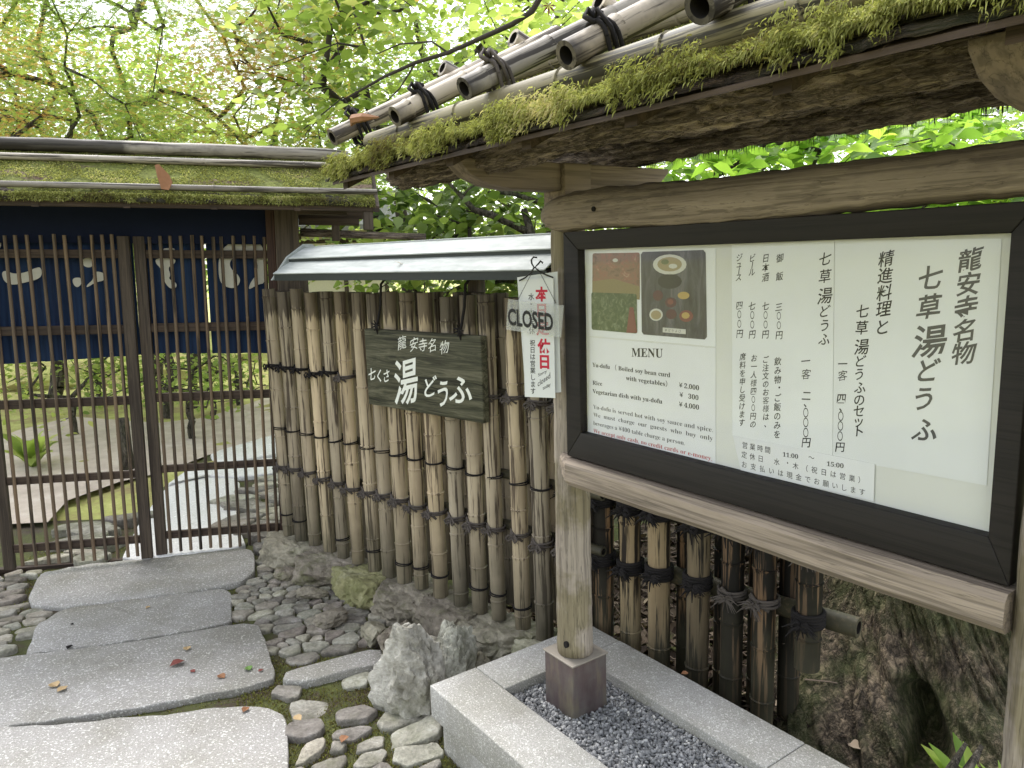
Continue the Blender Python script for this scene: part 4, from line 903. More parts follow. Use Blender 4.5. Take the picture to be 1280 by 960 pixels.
def kcell(lst, s):
    out = []
    for ch, x, y in lst:
        a = kp_(*zk(x, y)); dz = kp_(*zk(x, y-s/2))[1]-kp_(*zk(x, y+s/2))[1]; out.append((ch, 'cell', a[0], a[1], dz*.9, dz, 0))
    return out
text_part(no, 'red_lettering', M['ink_red'], kcell([('本', 337, 297), ('日', 337, 385), ('定', 342, 480), ('休', 350, 580), ('日', 352, 665)], 72), ty, .04, off)
text_part(no, 'lettering', M['ink'], kcell([('水', 280, 310), ('・', 280, 350), ('木', 281, 395), ('定', 282, 440), ('休', 284, 495)], 36)+kcell([(c_, 287+i*.4, 562+i*37.5) for i, c_ in enumerate('祝日は営業します')], 32), ty, .01, off)
def kline(s, x0, y0, x1, y1, h): a = kp_(*zk(x0, y0)); b = kp_(*zk(x1, y1)); return (s, 'line', a[0], a[1], b[0], b[1], h)
text_part(no, 'handwriting', M['ink'], [kline('Sorry', 318, 745, 365, 722, .012), kline('closed', 316, 800, 384, 752, .022), kline('today', 343, 818, 386, 795, .014)], ty, .004, off)
cs, off, ty = hang_sheet('closed_sign', 'clear plastic plate reading CLOSED hung on a thin chain', 'sign', [zk(155, 322), zk(459, 357), zk(443, 532), zk(145, 488)], -.022, M['plastic'], .003)
text_part(cs, 'lettering', M['ink'], [kline('CLOSED', 176, 455, 420, 488, .060)], ty, .03, off)
mb = MB()
for a, b in (((298, 150), (203, 330)), ((316, 155), (412, 345))):
    p = Vector((*kp_(*zk(*a), -.02), 0)); q = Vector((*kp_(*zk(*b), -.024), 0)); n = 26
    for i in range(n):
        c = p.lerp(q, (i+.5)/n); c = Vector((c.x, -.021, c.y)); s = (q-p).normalized()*.0022
        d = Vector((s.x, 0, s.y)); sd_ = Vector((0, .0013, 0)) if i % 2 else Vector((-s.y, 0, s.x))*.6
        mb.tube([c-d, c+sd_, c+d, c-sd_, c-d], .0005, 4, False)
mb.add([tuple(Vector(v)-Vector((off[0], 0, off[1]))) for v in mb.v], mb.f) if False else None
mb.v = [(x-off[0], y, z-off[1]) for x, y, z in mb.v]; mb.build('chain', M['wire'], cs)
mb = MB()
def k3(x, y, d): a = kp_(*zk(x, y), d); return (a[0], d, a[1])
mb.tube([k3(215, 222, -.004), k3(248, 205, -.008), k3(278, 178, -.01), k3(295, 150, -.012), k3(283, 130, -.01), k3(280, 108, 0), k3(292, 93, .012), k3(310, 96, .02)], .0022, 6)
mb.tube([k3(400, 205, -.004), k3(360, 190, -.008), k3(325, 172, -.012), k3(300, 150, -.012), k3(318, 130, -.008), k3(330, 115, .005), k3(342, 125, .02)], .0022, 6)
tag(mb.build('wire_hook', M['wire'], None, True, mw=KS.mat()), 'bent dark wire hook holding the notices on the post', 'hook')

# ================================================================== GATE
gt = empty('wooden_gate', GT.mat(-.6, 0, 0), 'low wooden garden gate with sliding bamboo lattice doors under a mossy roof', 'gate')
GX = .6
def gb(name, mat, u0, u1, v0, v1, z0, z1, parent=None, bev=.003): return MB().box(u0+GX, u1+GX, v0, v1, z0, z1).build(name, M[mat], parent or gt, True, bev)
gb('post', 'wood_dark_z', .052, .165, -.05, .06, -.05, 1.88); gb('post', 'wood_dark_z', -1.50, -1.385, -.05, .06, -.05, 1.92)
gb('jamb', 'wood_red_z', .008, .050, -.03, .05, -.03, 1.80)
gb('lintel', 'wood_dark_x', -1.38, .05, -.03, .05, 1.80, 1.87)
gb('shaded_header_cloth', 'cloth_navy_shaded', -1.38, .007, .01, .02, 1.60, 1.80)  # shade on the curtain's top part, put in as a darker navy sheet
gb('sill', 'wood_dark_x', -1.38, .007, .05, .09, -.06, -.02)
sl_lo = [-1.223, -1.164, -1.106, -1.060, -1.004, -.951, -.898, -.845, -.790, -.742, -.697]
sl_hi = [-.545, -.496, -.447, -.398, -.349, -.300, -.251, -.203, -.154, -.105, -.056, -.012]
slat_me = [bamboo_mesh('slat', 1.62, .0085, M['slat'], 'z', None, 8, .01, 0, random.Random(60+i)) for i in range(5)]
for di, (a, b, stl, slats, yo, zs) in enumerate(((-1.31, -.629, ((-1.31, -1.262), (-.682, -.629)), sl_lo, -.012, (.105, .450, .830, 1.185, 1.550)), (-.618, .008, ((-.618, -.566),), sl_hi, .022, (.105, .460, .832, 1.187, 1.550)))):
    mb = MB()
    for s0, s1 in stl: mb.box(s0+GX, s1+GX, yo-.016, yo+.016, .002, 1.635)
    dr = mb.build('door', M['wood_dark_z'], gt, True, .003)
    dr['label'] = ('left sliding lattice door', 'right sliding lattice door')[di]
    r0 = a if len(stl) == 1 else a
    for j, z in enumerate(zs):
        lo = stl[0][1]; hi = stl[1][0] if len(stl) > 1 else b; h = (.020, .019, .022, .022, .020)[j]
        MB().box(lo+GX+.001, hi+GX-.001, yo-.008, yo+.010, z-h, z+h).build('rail', M['wood_dark_x'], dr, True, .002)
    for j, u in enumerate(slats):
        link('slat', slat_me[(j*3+di) % 5], dr, loc=(u+GX, yo-.0175, .012+.012*random.random()), rot=(random.uniform(-.003, .003), random.uniform(-.006, .006), random.uniform(0, 6)))
# roof
gdeck = lambda y: 1.79+(.45+y)*.62 if y < -.10 else 1.79+.35*.62-(y+.10)*.62
for nm, y0, y1 in (('f', -.10, -.455), ('b', -.10, .27)):
    ragged_deck(gt, -1.1, 1.125, y0, gdeck(-.10)-.02, y1, gdeck(y1)-.022, .018, M['bark_deck'], 20+y1, name='bark_roof')
    ragged_deck(gt, -1.1, 1.12, y0, gdeck(-.10), y1*1.0+(.012 if y1 < 0 else -.012), gdeck(y1), .012, M['mossmat'], 24+y1, name='moss_cover', rag=.02)
def gmoss(R):
    u = R.uniform(-1.0, 1.12); y = -.455+R.uniform(0, .36)**1.0; z = gdeck(y)+.012
    while noise.noise(Vector((u*3.5, y*7, 1)))+.5*noise.noise(Vector((u*11, y*15, 4))) < -.10: u = R.uniform(-1.0, 1.12); y = -.455+R.uniform(0, .36)
    z = gdeck(y)+.012
    if R.uniform() < .4: y = -.452-R.uniform(0, .012); z = gdeck(-.45)+R.uniform(-.022, .014)
    return (u, y, z), (R.normal(0, .7), -.4+R.normal(0, .6), R.normal(.5, .5)-.8*(y < -.44))
moss_strands(gt, 30000, gmoss, np.random.RandomState(12), .005, .013, wd=(.0014, .0026))
gpole = [bamboo_mesh('gate_roof_pole', 2.215, r_, M['pole'], 'x', [.2, .62, 1.05, 1.5, 1.95], 12, .03, 0, random.Random(80+i)) for i, r_ in enumerate((.014, .016))]
link('bamboo_pole', gpole[0], gt, loc=(-1.08, -.425, gdeck(-.425)+.028)); link('bamboo_pole', gpole[1], gt, loc=(-1.14, -.205, gdeck(-.205)+.030)); link('bamboo_pole', gpole[0], gt, loc=(-1.08, .2, gdeck(.2)+.028))
mb = MB(); pa, rr = irregular_log(-1.1, 1.02, (-.12, gdeck(-.12)+.042), .030, 'x', bend=.006, seed=8); mb.tube(pa, rr, 16, True, .1, 8); mb.build('ridge_log', M['pole'], gt, True)
gb('eave_board', 'wood_dark_x', -1.68, .52, -.435, -.40, 1.745, 1.775); gb('purlin', 'wood_dark_x', -1.66, .54, -.30, -.25, 1.80, 1.85); gb('purlin', 'wood_dark_x', -1.66, .54, .12, .17, 1.74, 1.79)
for i in range(7):
    u = -1.6+i*.355
    for y0, y1 in ((-.44, -.10), (.25, -.10)):
        MB().prism([(y0, gdeck(y0)-.055), (y0, gdeck(y0)-.028), (y1, gdeck(y1)-.028), (y1, gdeck(y1)-.055)], u+GX-.014, u+GX+.014, 'x').build('rafter', M['wood_dark_x'], gt)
gb('bargeboard', 'wood_dark_z', .47, .515, -.43, -.37, 1.66, 1.745); gb('arm', 'wood_dark_x', .167, .47, .0, .05, 1.70, 1.735); gb('arm', 'wood_dark_x', .167, .40, -.30, -.25, 1.735, 1.765)
gb('strut', 'wood_dark_z', .33, .37, .0, .05, 1.62, 1.70)
mb = MB(); mb.tube([(.17+GX, .10, 1.665), (.5+GX, .12, 1.655), (.83+GX, .13, 1.648)], [.022, .020, .018], 10, True, .15, 2); mb.build('side_pole', M['bark_log'], gt, True)
gb('wall_panel', 'wood_dark_z', .07, .12, .06, .30, 1.45, 1.75)
# noren curtain behind the lattice
nr = empty('noren_curtain', GT.mat(-.6, .07, 1.03), 'dark indigo split curtain with white characters hanging behind the lattice doors', 'curtain')
pan = [(-1.33, -.985, 1.015, 1.030), (-.978, -.632, 1.030, 1.047), (-.600, -.303, 1.055, 1.046), (-.293, .0, 1.045, 1.040)]
def wave(u, z): return .012*math.sin(u*38+math.sin(z*3)*.6)*(1-(z-1.03)/.85)+.006*math.sin(u*91)
for i, (a, b, zl, zr_) in enumerate(pan):
    v = []; f = []; nu, nz = 26, 8
    for j in range(nz+1):
        for i_ in range(nu+1):
            s_ = i_/nu; u = a+(b-a)*s_; zb = zl+(zr_-zl)*s_; z = zb+(1.80-zb)*j/nz; v.append((u+GX, wave(u, z), z-1.03))
    for j in range(nz):
        for i_ in range(nu): q = j*(nu+1)+i_; f.append((q, q+1, q+nu+2, q+nu+1))
    MB().add(v, f).build('cloth_panel', M['indigo'], nr, True)
mb = MB(); mb.tube([(-1.38+GX, .0, .775), (.0+GX, 0, .775)], .011, 8); mb.build('curtain_rod', M['wood_dark_x'], nr, True)
def blob(pl_, name='white_character'):
    pp = []
    for x, y in pl_:
        q = GT.on(x/3.2, 260+y/3.2, .055); pp.append((q.x+GX, q.z-1.03))
    pp = smooth_poly(pp, 2, .25)
    bmv = [(a, -.020, b) for a, b in pp]
    MB().prism(pp, -.0205, -.0195, 'y').build(name, M['cloth_white'], nr)
blob([(877, 290), (873, 215), (888, 165), (925, 135), (1000, 126), (1045, 143), (1064, 190), (1064, 300), (1030, 306), (992, 330), (1002, 298), (1027, 265), (1033, 225), (1015, 190), (980, 178), (942, 190), (918, 215), (924, 245), (955, 268), (963, 295), (942, 322), (902, 316)])
blob([(622, 200), (702, 200), (702, 222), (672, 236), (684, 268), (674, 284), (707, 298), (707, 320), (680, 324), (655, 290), (652, 262), (640, 236), (625, 224)]); blob([(655, 160), (700, 160), (700, 172), (655, 172)])
blob([(330, 200), (372, 200), (372, 240), (333, 234)]); blob([(290, 280), (327, 277), (330, 300), (312, 320), (294, 306)]); blob([(370, 253), (410, 256), (428, 272), (416, 291), (386, 296), (346, 320), (350, 306), (376, 285)])
blob([(8, 255), (30, 250), (50, 262), (82, 262), (120, 252), (140, 240), (166, 236), (170, 270), (150, 286), (110, 296), (60, 308), (30, 302), (14, 286)]); blob([(-20, 120), (6, 128), (6, 162), (-20, 168)])
# curled bark on the gate roof
p = GT.on(205, 222, -.44); mb = MB(); mb.add([(0, 0, 0), (.03, -.004, -.004), (.045, .006, .03), (.035, .008, .06), (-.005, .004, .105), (-.02, 0, .10), (-.012, -.006, .05)], [(0, 1, 2, 3), (0, 3, 4, 6), (4, 5, 6)])
for q in list(mb.f): pass
o = mb.build('bark_flake', M['deadleaf'], None, mw=GT.mat(p.x-.01, -.46, p.z-.05)); tag(o, 'curled brown bark flake sticking up on the gate roof', 'bark flake')
sm = o.modifiers.new('thick', 'SOLIDIFY'); sm.thickness = .004

# ================================================================== BAMBOO FENCE
fn = empty('bamboo_fence', FN.mat(-.8, 0, 0), 'close bamboo cane fence with a narrow metal coping beside the gate', 'fence')
FX = .8
us = [-1.745, -1.635, -1.514, -1.391, -1.277, -1.161, -1.035, -.932, -.828, -.716, -.596, -.476, -.367, -.264, -.140, -.033, .075]
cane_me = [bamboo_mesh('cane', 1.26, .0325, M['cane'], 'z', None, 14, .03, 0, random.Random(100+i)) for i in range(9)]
tie_me = [tie_mesh('tie', .0335, M['palm'], True, 200+i) for i in range(4)]; tie_d = [tie_mesh('tie', .0335, M['rope'], True, 220+i, spikes=9, sl=.028) for i in range(3)]
cord = cord_mesh('cord', .034, M['rope'])
rd = random.Random(12)
for i, u in enumerate(us):
    s = rd.uniform(.9, 1.06); zb = .112+rd.uniform(-.006, .012)+(.03 if i > 12 else 0)*0
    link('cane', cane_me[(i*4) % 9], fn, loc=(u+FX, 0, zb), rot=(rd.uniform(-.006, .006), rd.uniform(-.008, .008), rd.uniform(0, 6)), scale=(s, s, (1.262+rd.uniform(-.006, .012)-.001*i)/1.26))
    # rear row closing the gaps
    if i < len(us)-1:
        s2 = rd.uniform(.78, .95); um = (u+us[i+1])/2; um += rd.uniform(-.006, .006)-.082*(1.674-um)/2.008
        link('cane', cane_me[(i*5+2) % 9], fn, loc=(um+FX, .082, .10 if i < 9 else .16), rot=(0, rd.uniform(-.008, .008), rd.uniform(0, 6)), scale=(s2, s2, (1.265 if i < 9 else 1.21)/1.26))
    link('tie', tie_me[i % 4], fn, loc=(u+FX, 0, .488+rd.uniform(-.008, .008)), rot=(0, 0, rd.uniform(-.25, .15)), scale=(s*1.03,)*3)
    link('cord', cord, fn, loc=(u+FX, 0, .692+rd.uniform(-.005, .005)), rot=(0, .06, rd.uniform(0, 6)), scale=(s, s, 1))
    if rd.random() < .5: link('cord', cord, fn, loc=(u+FX, 0, .225+rd.uniform(-.02, .02)), rot=(0, .05, rd.uniform(0, 6)), scale=(s, s, 1))
    if i < 6 or i > 12: link('tie', (tie_d if i < 5 else tie_me)[i % 3], fn, loc=(u+FX, 0, 1.0+rd.uniform(-.01, .01)), rot=(0, 0, rd.uniform(-.2, .2)), scale=(s*1.03,)*3)
for z in (.49, .69, 1.0):
    link('cross_rail', bamboo_mesh('cross_rail', 2.0, .019, M['cane_dark'] if z < .9 else M['cane'], 'x', None, 10, .03, 0, random.Random(int(z*100))), fn, loc=(-1.80+FX, .048, z))
for u in (-1.70, -.47, .10): MB().box(u+FX-.025, u+FX+.025, .125, .175, 0, 1.50).build('post', M['wood_dark_z'], fn, True, .003)
# metal coping: two stepped sheets each side, dark hems
def cope(y0, z0, y1, z1, th, mat, ua=-1.385, ub=.16, nm='roof_sheet'):
    for s in (1, -1):
        MB().prism([(s*y0, z0), (s*y0, z0+th), (s*y1, z1+th), (s*y1, z1)], ua+FX, ub+FX, 'x').build(nm, M[mat], fn)
cope(-.185, 1.428, -.185+.006, 1.428, .028, 'copper_dark', nm='roof_hem'); 
cope(-.190, 1.456, -.095, 1.508, .004, 'copper'); cope(-.105, 1.497, -.099, 1.497, .022, 'copper_dark', nm='roof_hem'); cope(-.110, 1.519, -.018, 1.566, .004, 'copper')
MB().box(-1.385+FX, .16+FX, -.022, .022, 1.556, 1.574).build('ridge_cap', M['copper'], fn, True, .003)
MB().box(-1.37+FX, .16+FX, -.15, .15, 1.44, 1.452).build('soffit', M['wood_dark_x'], fn)
for (ua, ub) in ((-1.40, -1.3865),):
    MB().prism([(-.195, 1.43), (-.11, 1.53), (-.02, 1.585), (.02, 1.585), (.11, 1.53), (.195, 1.43)], ua+FX, ub+FX, 'x').build('end_cap', M['copper'], fn)
# leaf on the coping
# darker open fence behind the board
f2 = empty('bamboo_fence', FN.mat(.55, .09, 0), 'darker open bamboo fence seen under the notice board beside the old trunk', 'fence')
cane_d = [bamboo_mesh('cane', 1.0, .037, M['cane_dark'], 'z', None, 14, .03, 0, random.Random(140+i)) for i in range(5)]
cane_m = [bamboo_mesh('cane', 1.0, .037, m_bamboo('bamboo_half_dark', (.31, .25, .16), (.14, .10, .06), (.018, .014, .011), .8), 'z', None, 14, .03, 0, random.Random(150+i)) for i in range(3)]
tie_b = [tie_mesh('tie', .038, M['rope'], True, 240+i, 5, spikes=22, tr=.0062, sl=.048) for i in range(3)]; tie_p = tie_mesh('tie', .038, M['palm'], True, 250, 3, spikes=24, sl=.042, tr=.005)
rd = random.Random(15)
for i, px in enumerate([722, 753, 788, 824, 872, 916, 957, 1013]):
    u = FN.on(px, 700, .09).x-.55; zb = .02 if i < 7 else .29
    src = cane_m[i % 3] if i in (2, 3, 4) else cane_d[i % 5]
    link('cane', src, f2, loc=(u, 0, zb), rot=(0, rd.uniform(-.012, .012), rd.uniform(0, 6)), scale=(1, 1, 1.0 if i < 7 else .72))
    if i < 7: link('cane', cane_d[(i+2) % 5], f2, loc=(u+.035, .115, 0), rot=(0, rd.uniform(-.02, .02), 1), scale=(.9, .9, 1))
    for z in (.665, .455):
        link('tie', tie_p if i > 4 and rd.random() < .5 else tie_b[rd.randrange(3)], f2, loc=(u, 0, z+rd.uniform(-.012, .012)), rot=(0, 0, rd.uniform(-.3, .3)))
for z, l in ((.640, 1.13), (.425, 1.08), (.86, 1.13)):
    link('cross_rail', bamboo_mesh('cross_rail', l, .030, M['cane_dark'], 'x', None, 14, .03, 0, random.Random(int(z*1000))), f2, loc=(-.62, .068, z), rot=(1.0, 0, 0))

# ------------------------------------------------------------------ hanging wooden sign
sgn = empty('wooden_sign', FN.mat(-.577, -.055, .907), 'dark green weathered plank sign with white Japanese lettering hung on the fence', 'sign')
MB().box(-.338, .338, -.016, .016, 0, .318).build('plank', M['plank'], sgn, True, .005)
for x in (-.25, .235):
    mb = MB()
    mb.tube([(x, -.012, .30), (x, -.022, .325), (x+.004, -.01, .36), (x+.01, .0, .42), (x+.02, .0, .50), (x+.03, .02, .525)], .0055, 6)
    for k_ in range(7): a = k_*.9; mb.tube([(x, -.018, .335), (x+.028*math.cos(a), -.026, .335+.022*math.sin(a))], [.0045, .002], 5)
    mb.build('rope', M['rope'], sgn, True)
def fp(zx, zy): q = FN.on(340+zx/3.2, 300+zy/3.2, -.074); return (q.x+.577, q.z-.907)
def scell(lst, s, brush=1.4, sx=.8):
    out = []
    for ch, x, y in lst:
        a = fp(x, y); dz = fp(x, y-s/2)[1]-fp(x, y+s/2)[1]; out.append((ch, 'cell', a[0], a[1], dz*sx*1.25, dz, brush))
    return out
text_part(sgn, 'lettering', M['paint_white'], scell([('龍', 518, 412), ('安', 566, 417), ('寺', 601, 422), ('名', 640, 422), ('物', 688, 430)], 50), -.0168, -.002)
text_part(sgn, 'lettering', M['paint_white'], scell([('七', 398, 538), ('く', 428, 545), ('さ', 456, 545)], 48, 1.2, .7)+scell([('湯', 534, 570)], 170, 1.2, .62)+scell([('ど', 628, 590)], 78, 1.2, .8)+scell([('う', 683, 615)], 105, 1.2, .6)+scell([('ふ', 752, 600)], 112, 1.2, .85), -.0168, .014)

# ================================================================== OLD TRUNK
def old_trunk():
    c = Vector((1.40, 2.46, -.08)); nA, nH = 560, 300; v = []
    for j in range(nH+1):
        t = j/nH; z = t*1.25
        for i in range(nA):
            a = 2*PI*i/nA; lob = .5+.5*math.cos(5*a+1.3+2.2*z)
            r = .25+.43*math.exp(-z*3.0)*(1+.35*lob)+.03*math.cos(3*a+z*2)
            tw = a*1+z*1.5     # bark ridges wind upwards
            q = Vector((math.cos(tw)*3.4, math.sin(tw)*3.4, z*2.2))
            rg = fbm(q*1.3, 5); cr = 1-abs(noise.noise(Vector((math.cos(tw)*9, math.sin(tw)*9, z*2.6+3))))*2.2
            cr2 = 1-abs(noise.noise(Vector((math.cos(tw)*17, math.sin(tw)*17, z*5+8))))*2.4
            r += .045*rg-.032*max(0, cr-.5)-.026*max(0, cr2-.5)+.010*fbm(Vector((math.cos(tw)*22, math.sin(tw)*22, z*13)), 3)
            # hollow between two roots facing the board
            da = (a-rad(236)+PI) % (2*PI)-PI; h = math.exp(-((da-.1*math.sin(z*14))/.11)**4)*math.exp(-((z-.17)/.11)**4); r -= .22*h
            v.append((math.cos(a)*r+.16*z+c.x*0, math.sin(a)*r-.05*z, z))
    f = [(j*nA+i, j*nA+(i+1) % nA, (j+1)*nA+(i+1) % nA, (j+1)*nA+i) for j in range(nH) for i in range(nA)]
    v.append((.2, -.06, 1.20)); top = len(v)-1; f3 = [(nH*nA+i, nH*nA+(i+1) % nA, top) for i in range(nA)]
    o = MB().add(v, f+f3).build('tree_stump', M['bark_tree'], None, True, loc=tuple(c)); tag(o, 'huge mossy old tree trunk with rough bark and a dark hollow between its roots', 'tree trunk')
old_trunk()
mb = MB()
for i, (dx, dy) in enumerate([(0, 0), (.02, .015), (-.02, .02)]):
    a = ground(1185, 985, .0); b = ground(1238, 905, .12); a = Vector((1.04+dx, 1.74+dy, .03)); b = Vector((1.17+dx, 1.79+dy, .20+dy)); mb.tube([a, a.lerp(b, .4)+Vector((0, 0, .012)), b], [.020, .018, .006], 7, True, .5, i)
tag(mb.build('root_piece', M['bark_thin'], None, True), 'pale split root leaning at the foot of the old trunk', 'root')
# leafy plant at the foot of the trunk
def rosette(px, py, z, n, L_, W_, mat, seed, label, name='leafy_plant', el=(20, 80), arch=.5, aim=None):
    rd = random.Random(seed); p = ground(px, py, z); o = empty(name, None, label, 'plant', loc=tuple(p))
    for i in range(n):
        a = rd.uniform(0, 2*PI); e = rad(rd.uniform(*el)); l = L_*rd.uniform(.6, 1.1); d = Vector((math.cos(a)*math.cos(e), math.sin(a)*math.cos(e), math.sin(e))); s = Vector((-math.sin(a), math.cos(a), 0)); nrm = d.cross(s)
        v = []; m_ = 7
        for j in range(m_+1):
            t = j/m_; c = d*l*t+Vector((0, 0, -arch*l*t*t)); w_ = W_*math.sin(PI*min(1, t*.93+.06))**.8*rd.uniform(.95, 1.05)
            v += [tuple(c-s*w_+nrm*w_*.25), tuple(c), tuple(c+s*w_+nrm*w_*.25)]
        f = []
        for j in range(m_): b = j*3; f += [(b, b+1, b+4, b+3), (b+1, b+2, b+5, b+4)]
        me = npmesh('leaf', v, f, mat, [rd.uniform(.3, 1)]*len(v), True); link('leaf', me, o)
    return o
rosette(1226, 1022, .0, 14, .24, .020, M['leaf_bright'], 3, 'bright green leafy sprout at the foot of the old trunk', el=(35, 85), arch=.25)
rosette(1258, 1035, .0, 16, .26, .007, M['leaf_bright'], 5, 'thin striped grass tuft behind the right board post', el=(20, 70), arch=.4)
rosette(42, 585, .0, 16, .55, .06, M['leaf_green'], 8, 'broad leaved green plant behind the left lattice door', el=(30, 80), arch=.45)

# ------------------------------------------------------------------ fallen leaves
def fallen(px, py, z, s, mat, seed, label):
    rd = random.Random(seed); p = ground(px, py, z); tv, tf = shape('ovate'); v = [(x*s*1.2, (y-.5)*s, abs(x)*s*.5+.25*s*(y-.5)**2+.002+.12*s*rd.random()) for x, y, zz in tv]
    me = bpy.data.meshes.new('fallen_leaf'); me.from_pydata(v, [], [tuple(int(q) for q in g_) for g_ in tf]); me.materials.append(M[mat]); o = link('fallen_leaf', me, loc=tuple(p), rot=(0, 0, rd.uniform(0, 6))); tag(o, label, 'fallen leaf')
    o.modifiers.new('thick', 'SOLIDIFY').thickness = .0012
fl = [(68, 858, .021, .045, 'deadleaf_pale', 'pale yellow dead leaf left of the middle on the wide third slab'), (78, 863, .021, .038, 'deadleaf_pale', 'tan curled leaf touching the pale yellow one on the third slab'), (128, 887, .004, .045, 'deadleaf_red', 'dark red leaf in the mossy joint between the two front slabs'), (222, 831, .021, .055, 'deadleaf_red', 'long purple brown leaf lying on the third slab'), (234, 812, .021, .034, 'deadleaf_pale', 'upright orange leaf near the back edge of the third slab'), (241, 840, .021, .022, 'deadleaf_red', 'tiny red scrap of leaf beside the purple brown one'), (277, 847, .021, .036, 'deadleaf', 'orange brown leaf near the right end of the third slab'), (311, 837, .021, .034, 'leaf_g', 'thin green leaf at the right end of the third slab'), (326, 839, .021, .020, 'deadleaf_red', 'small dark leaf right of the thin green leaf'), (307, 888, .025, .030, 'deadleaf', 'small orange leaf on the nearest slab by its back edge'), (90, 781, .013, .016, 'hollow', 'small black leaf scrap on the second slab'), (87, 810, .013, .03, 'hollow', 'dark curled leaf in the joint of the second and third slabs'), (185, 760, .013, .022, 'deadleaf_pale', 'tiny tan leaf on the second slab'), (470, 868, .004, .04, 'deadleaf_pale', 'pale dead leaf beside the craggy rock'), (472, 848, .004, .03, 'deadleaf_red', 'reddish leaf scraps in the corner beside the craggy rock'), (372, 899, .016, .035, 'deadleaf_pale', 'pale leaf on the cobbles next to the nearest slab'), (430, 925, .020, .035, 'deadleaf', 'brown leaf on the cobbles in front of the granite kerb'), (856, 843, .224, .022, 'deadleaf', 'orange leaf on the far granite kerb'), (462, 310, 1.52, .0, None, '')]
M['leaf_g'] = m_simple('leaf_fresh_green', (.12, .22, .05), .5)
for i, (px, py, z, s, mt, lb) in enumerate(fl):
    if mt: fallen(px, py, z, s, mt, 300+i, lb)
q = FN.on(501, 336, -.15); wp = FN.W(q.x, -.15, 1.486); me = bpy.data.meshes.new('fallen_leaf'); tv, tf = shape('maple'); me.from_pydata([(x*.05, y*.05, z*.02+.004) for x, y, z in tv], [], [tuple(int(a) for a in g_) for g_ in tf]); me.materials.append(M['deadleaf_pale']); tag(link('fallen_leaf', me, loc=tuple(wp), rot=(.3, .2, 1)), 'yellow maple leaf lying on the metal fence coping', 'fallen leaf')
flush_text()

# ================================================================== TREES
def at(px, py, Y): d = ray(px, py); return Vector((0, 0, EYE))+d*(Y/d.y)
def px_clusters(seed, n, x0, x1, y0, y1, Y0, Y1, thr=-9, ns=.006):
    R = np.random.RandomState(seed); out = []
    while len(out) < n:
        px, py, Y = R.uniform(x0, x1), R.uniform(y0, y1), R.uniform(Y0, Y1)
        if noise.noise(Vector((px*ns, py*ns, seed))) < thr: continue
        out.append(at(px, py, Y)[:])
    return np.array(out)
red = lambda c: .26+.55*max(0, min(1, (noise.noise(Vector((c[0]*.8, c[1]*.8, c[2]*1.1+4)))+.12)*2.6))
tree('tall maple with mixed green and rusty orange leaves beyond the gate at left', 'maple tree', (-6.2, 8.2, 0), (-5.2, 7.6, 2.6), None, None, 0, 56000, .064, 'maple', M['leaf_maple'], M['bark_thin'], .055, .35, .26, .35, 5, tintf=red, cl=px_clusters(5, 300, -260, 460, -160, 215, 5.6, 8.4, -.34))
tree('slender maple with fresh green leaves beyond the gate roof', 'maple tree', (-3.0, 9.6, 0), (-2.7, 9.3, 2.8), None, None, 0, 44000, .072, 'maple', M['leaf_maple'], M['bark_thin'], .05, .35, .28, .35, 6, tintf=lambda c: .22+.25*noise.noise(Vector((c[0], c[1], c[2]))), cl=px_clusters(6, 230, -200, 600, -150, 240, 8.2, 11, -.3))
tree('young broad leaved tree with dark twigs standing behind the fence roof', 'tree', (-.9, 6.2, 0), (-.75, 6.0, 2.3), None, None, 0, 3300, .078, 'ovate', M['leaf_green'], M['bark_dark'], .045, .45, .20, .5, 7, cl=px_clusters(7, 95, 330, 740, -130, 190, 4.4, 6.4, -.2))
tree('dark glossy camellia bush behind the metal fence coping', 'bush', (-.15, 5.4, 0), (-.1, 5.4, 1.0), None, None, 0, 2700, .082, 'ovate', M['leaf_camellia'], M['bark_thin'], .05, .6, .15, .7, 8, name='shrub', cl=px_clusters(8, 75, 455, 720, 232, 400, 4.5, 5.8))
tree('bright big leaved shrub behind the notice board', 'bush', (1.9, 4.2, 0), (1.9, 4.2, .9), None, None, 0, 4800, .085, 'ovate', M['leaf_bright'], M['bark_thin'], .04, .5, .14, .6, 9, name='shrub', cl=px_clusters(9, 110, 800, 1560, 135, 330, 3.2, 4.6))
tree('dark dense evergreen at the far left behind the gate roof', 'evergreen tree', (-9.5, 11, 0), (-9, 11, 3), None, None, 0, 9000, .07, 'diamond', M['leaf_camellia'], M['bark_dark'], .12, .7, .3, .7, 10, cl=px_clusters(10, 60, -160, 75, 70, 215, 9.5, 12))
tree('pale green tree filling the gap between gate and board roof', 'tree', (.6, 9.5, 0), (.5, 9.4, 2.6), None, None, 0, 9000, .085, 'ovate', M['leaf_far'], M['bark_thin'], .12, .5, .3, .6, 11, cl=px_clusters(11, 110, 400, 1000, -120, 330, 8, 11, -.25))
tree('unseen broad leaved tree added across the path for reflections in the board glass', 'tree', (-4.6, -2.4, 0), (-4.4, -2.3, 2.2), None, None, 0, 4200, .10, 'ovate', M['leaf_green'], M['bark_thin'], .08, .5, .22, .6, 15, cl=np.array([(-4.3+R0_.normal(0, 1.1), -2.2+R0_.normal(0, 1.1), 2.9+R0_.normal(0, .9)) for R0_ in [np.random.RandomState(77)] for _ in range(60)]))  # out of view, added to give dappled reflections in the glass pane
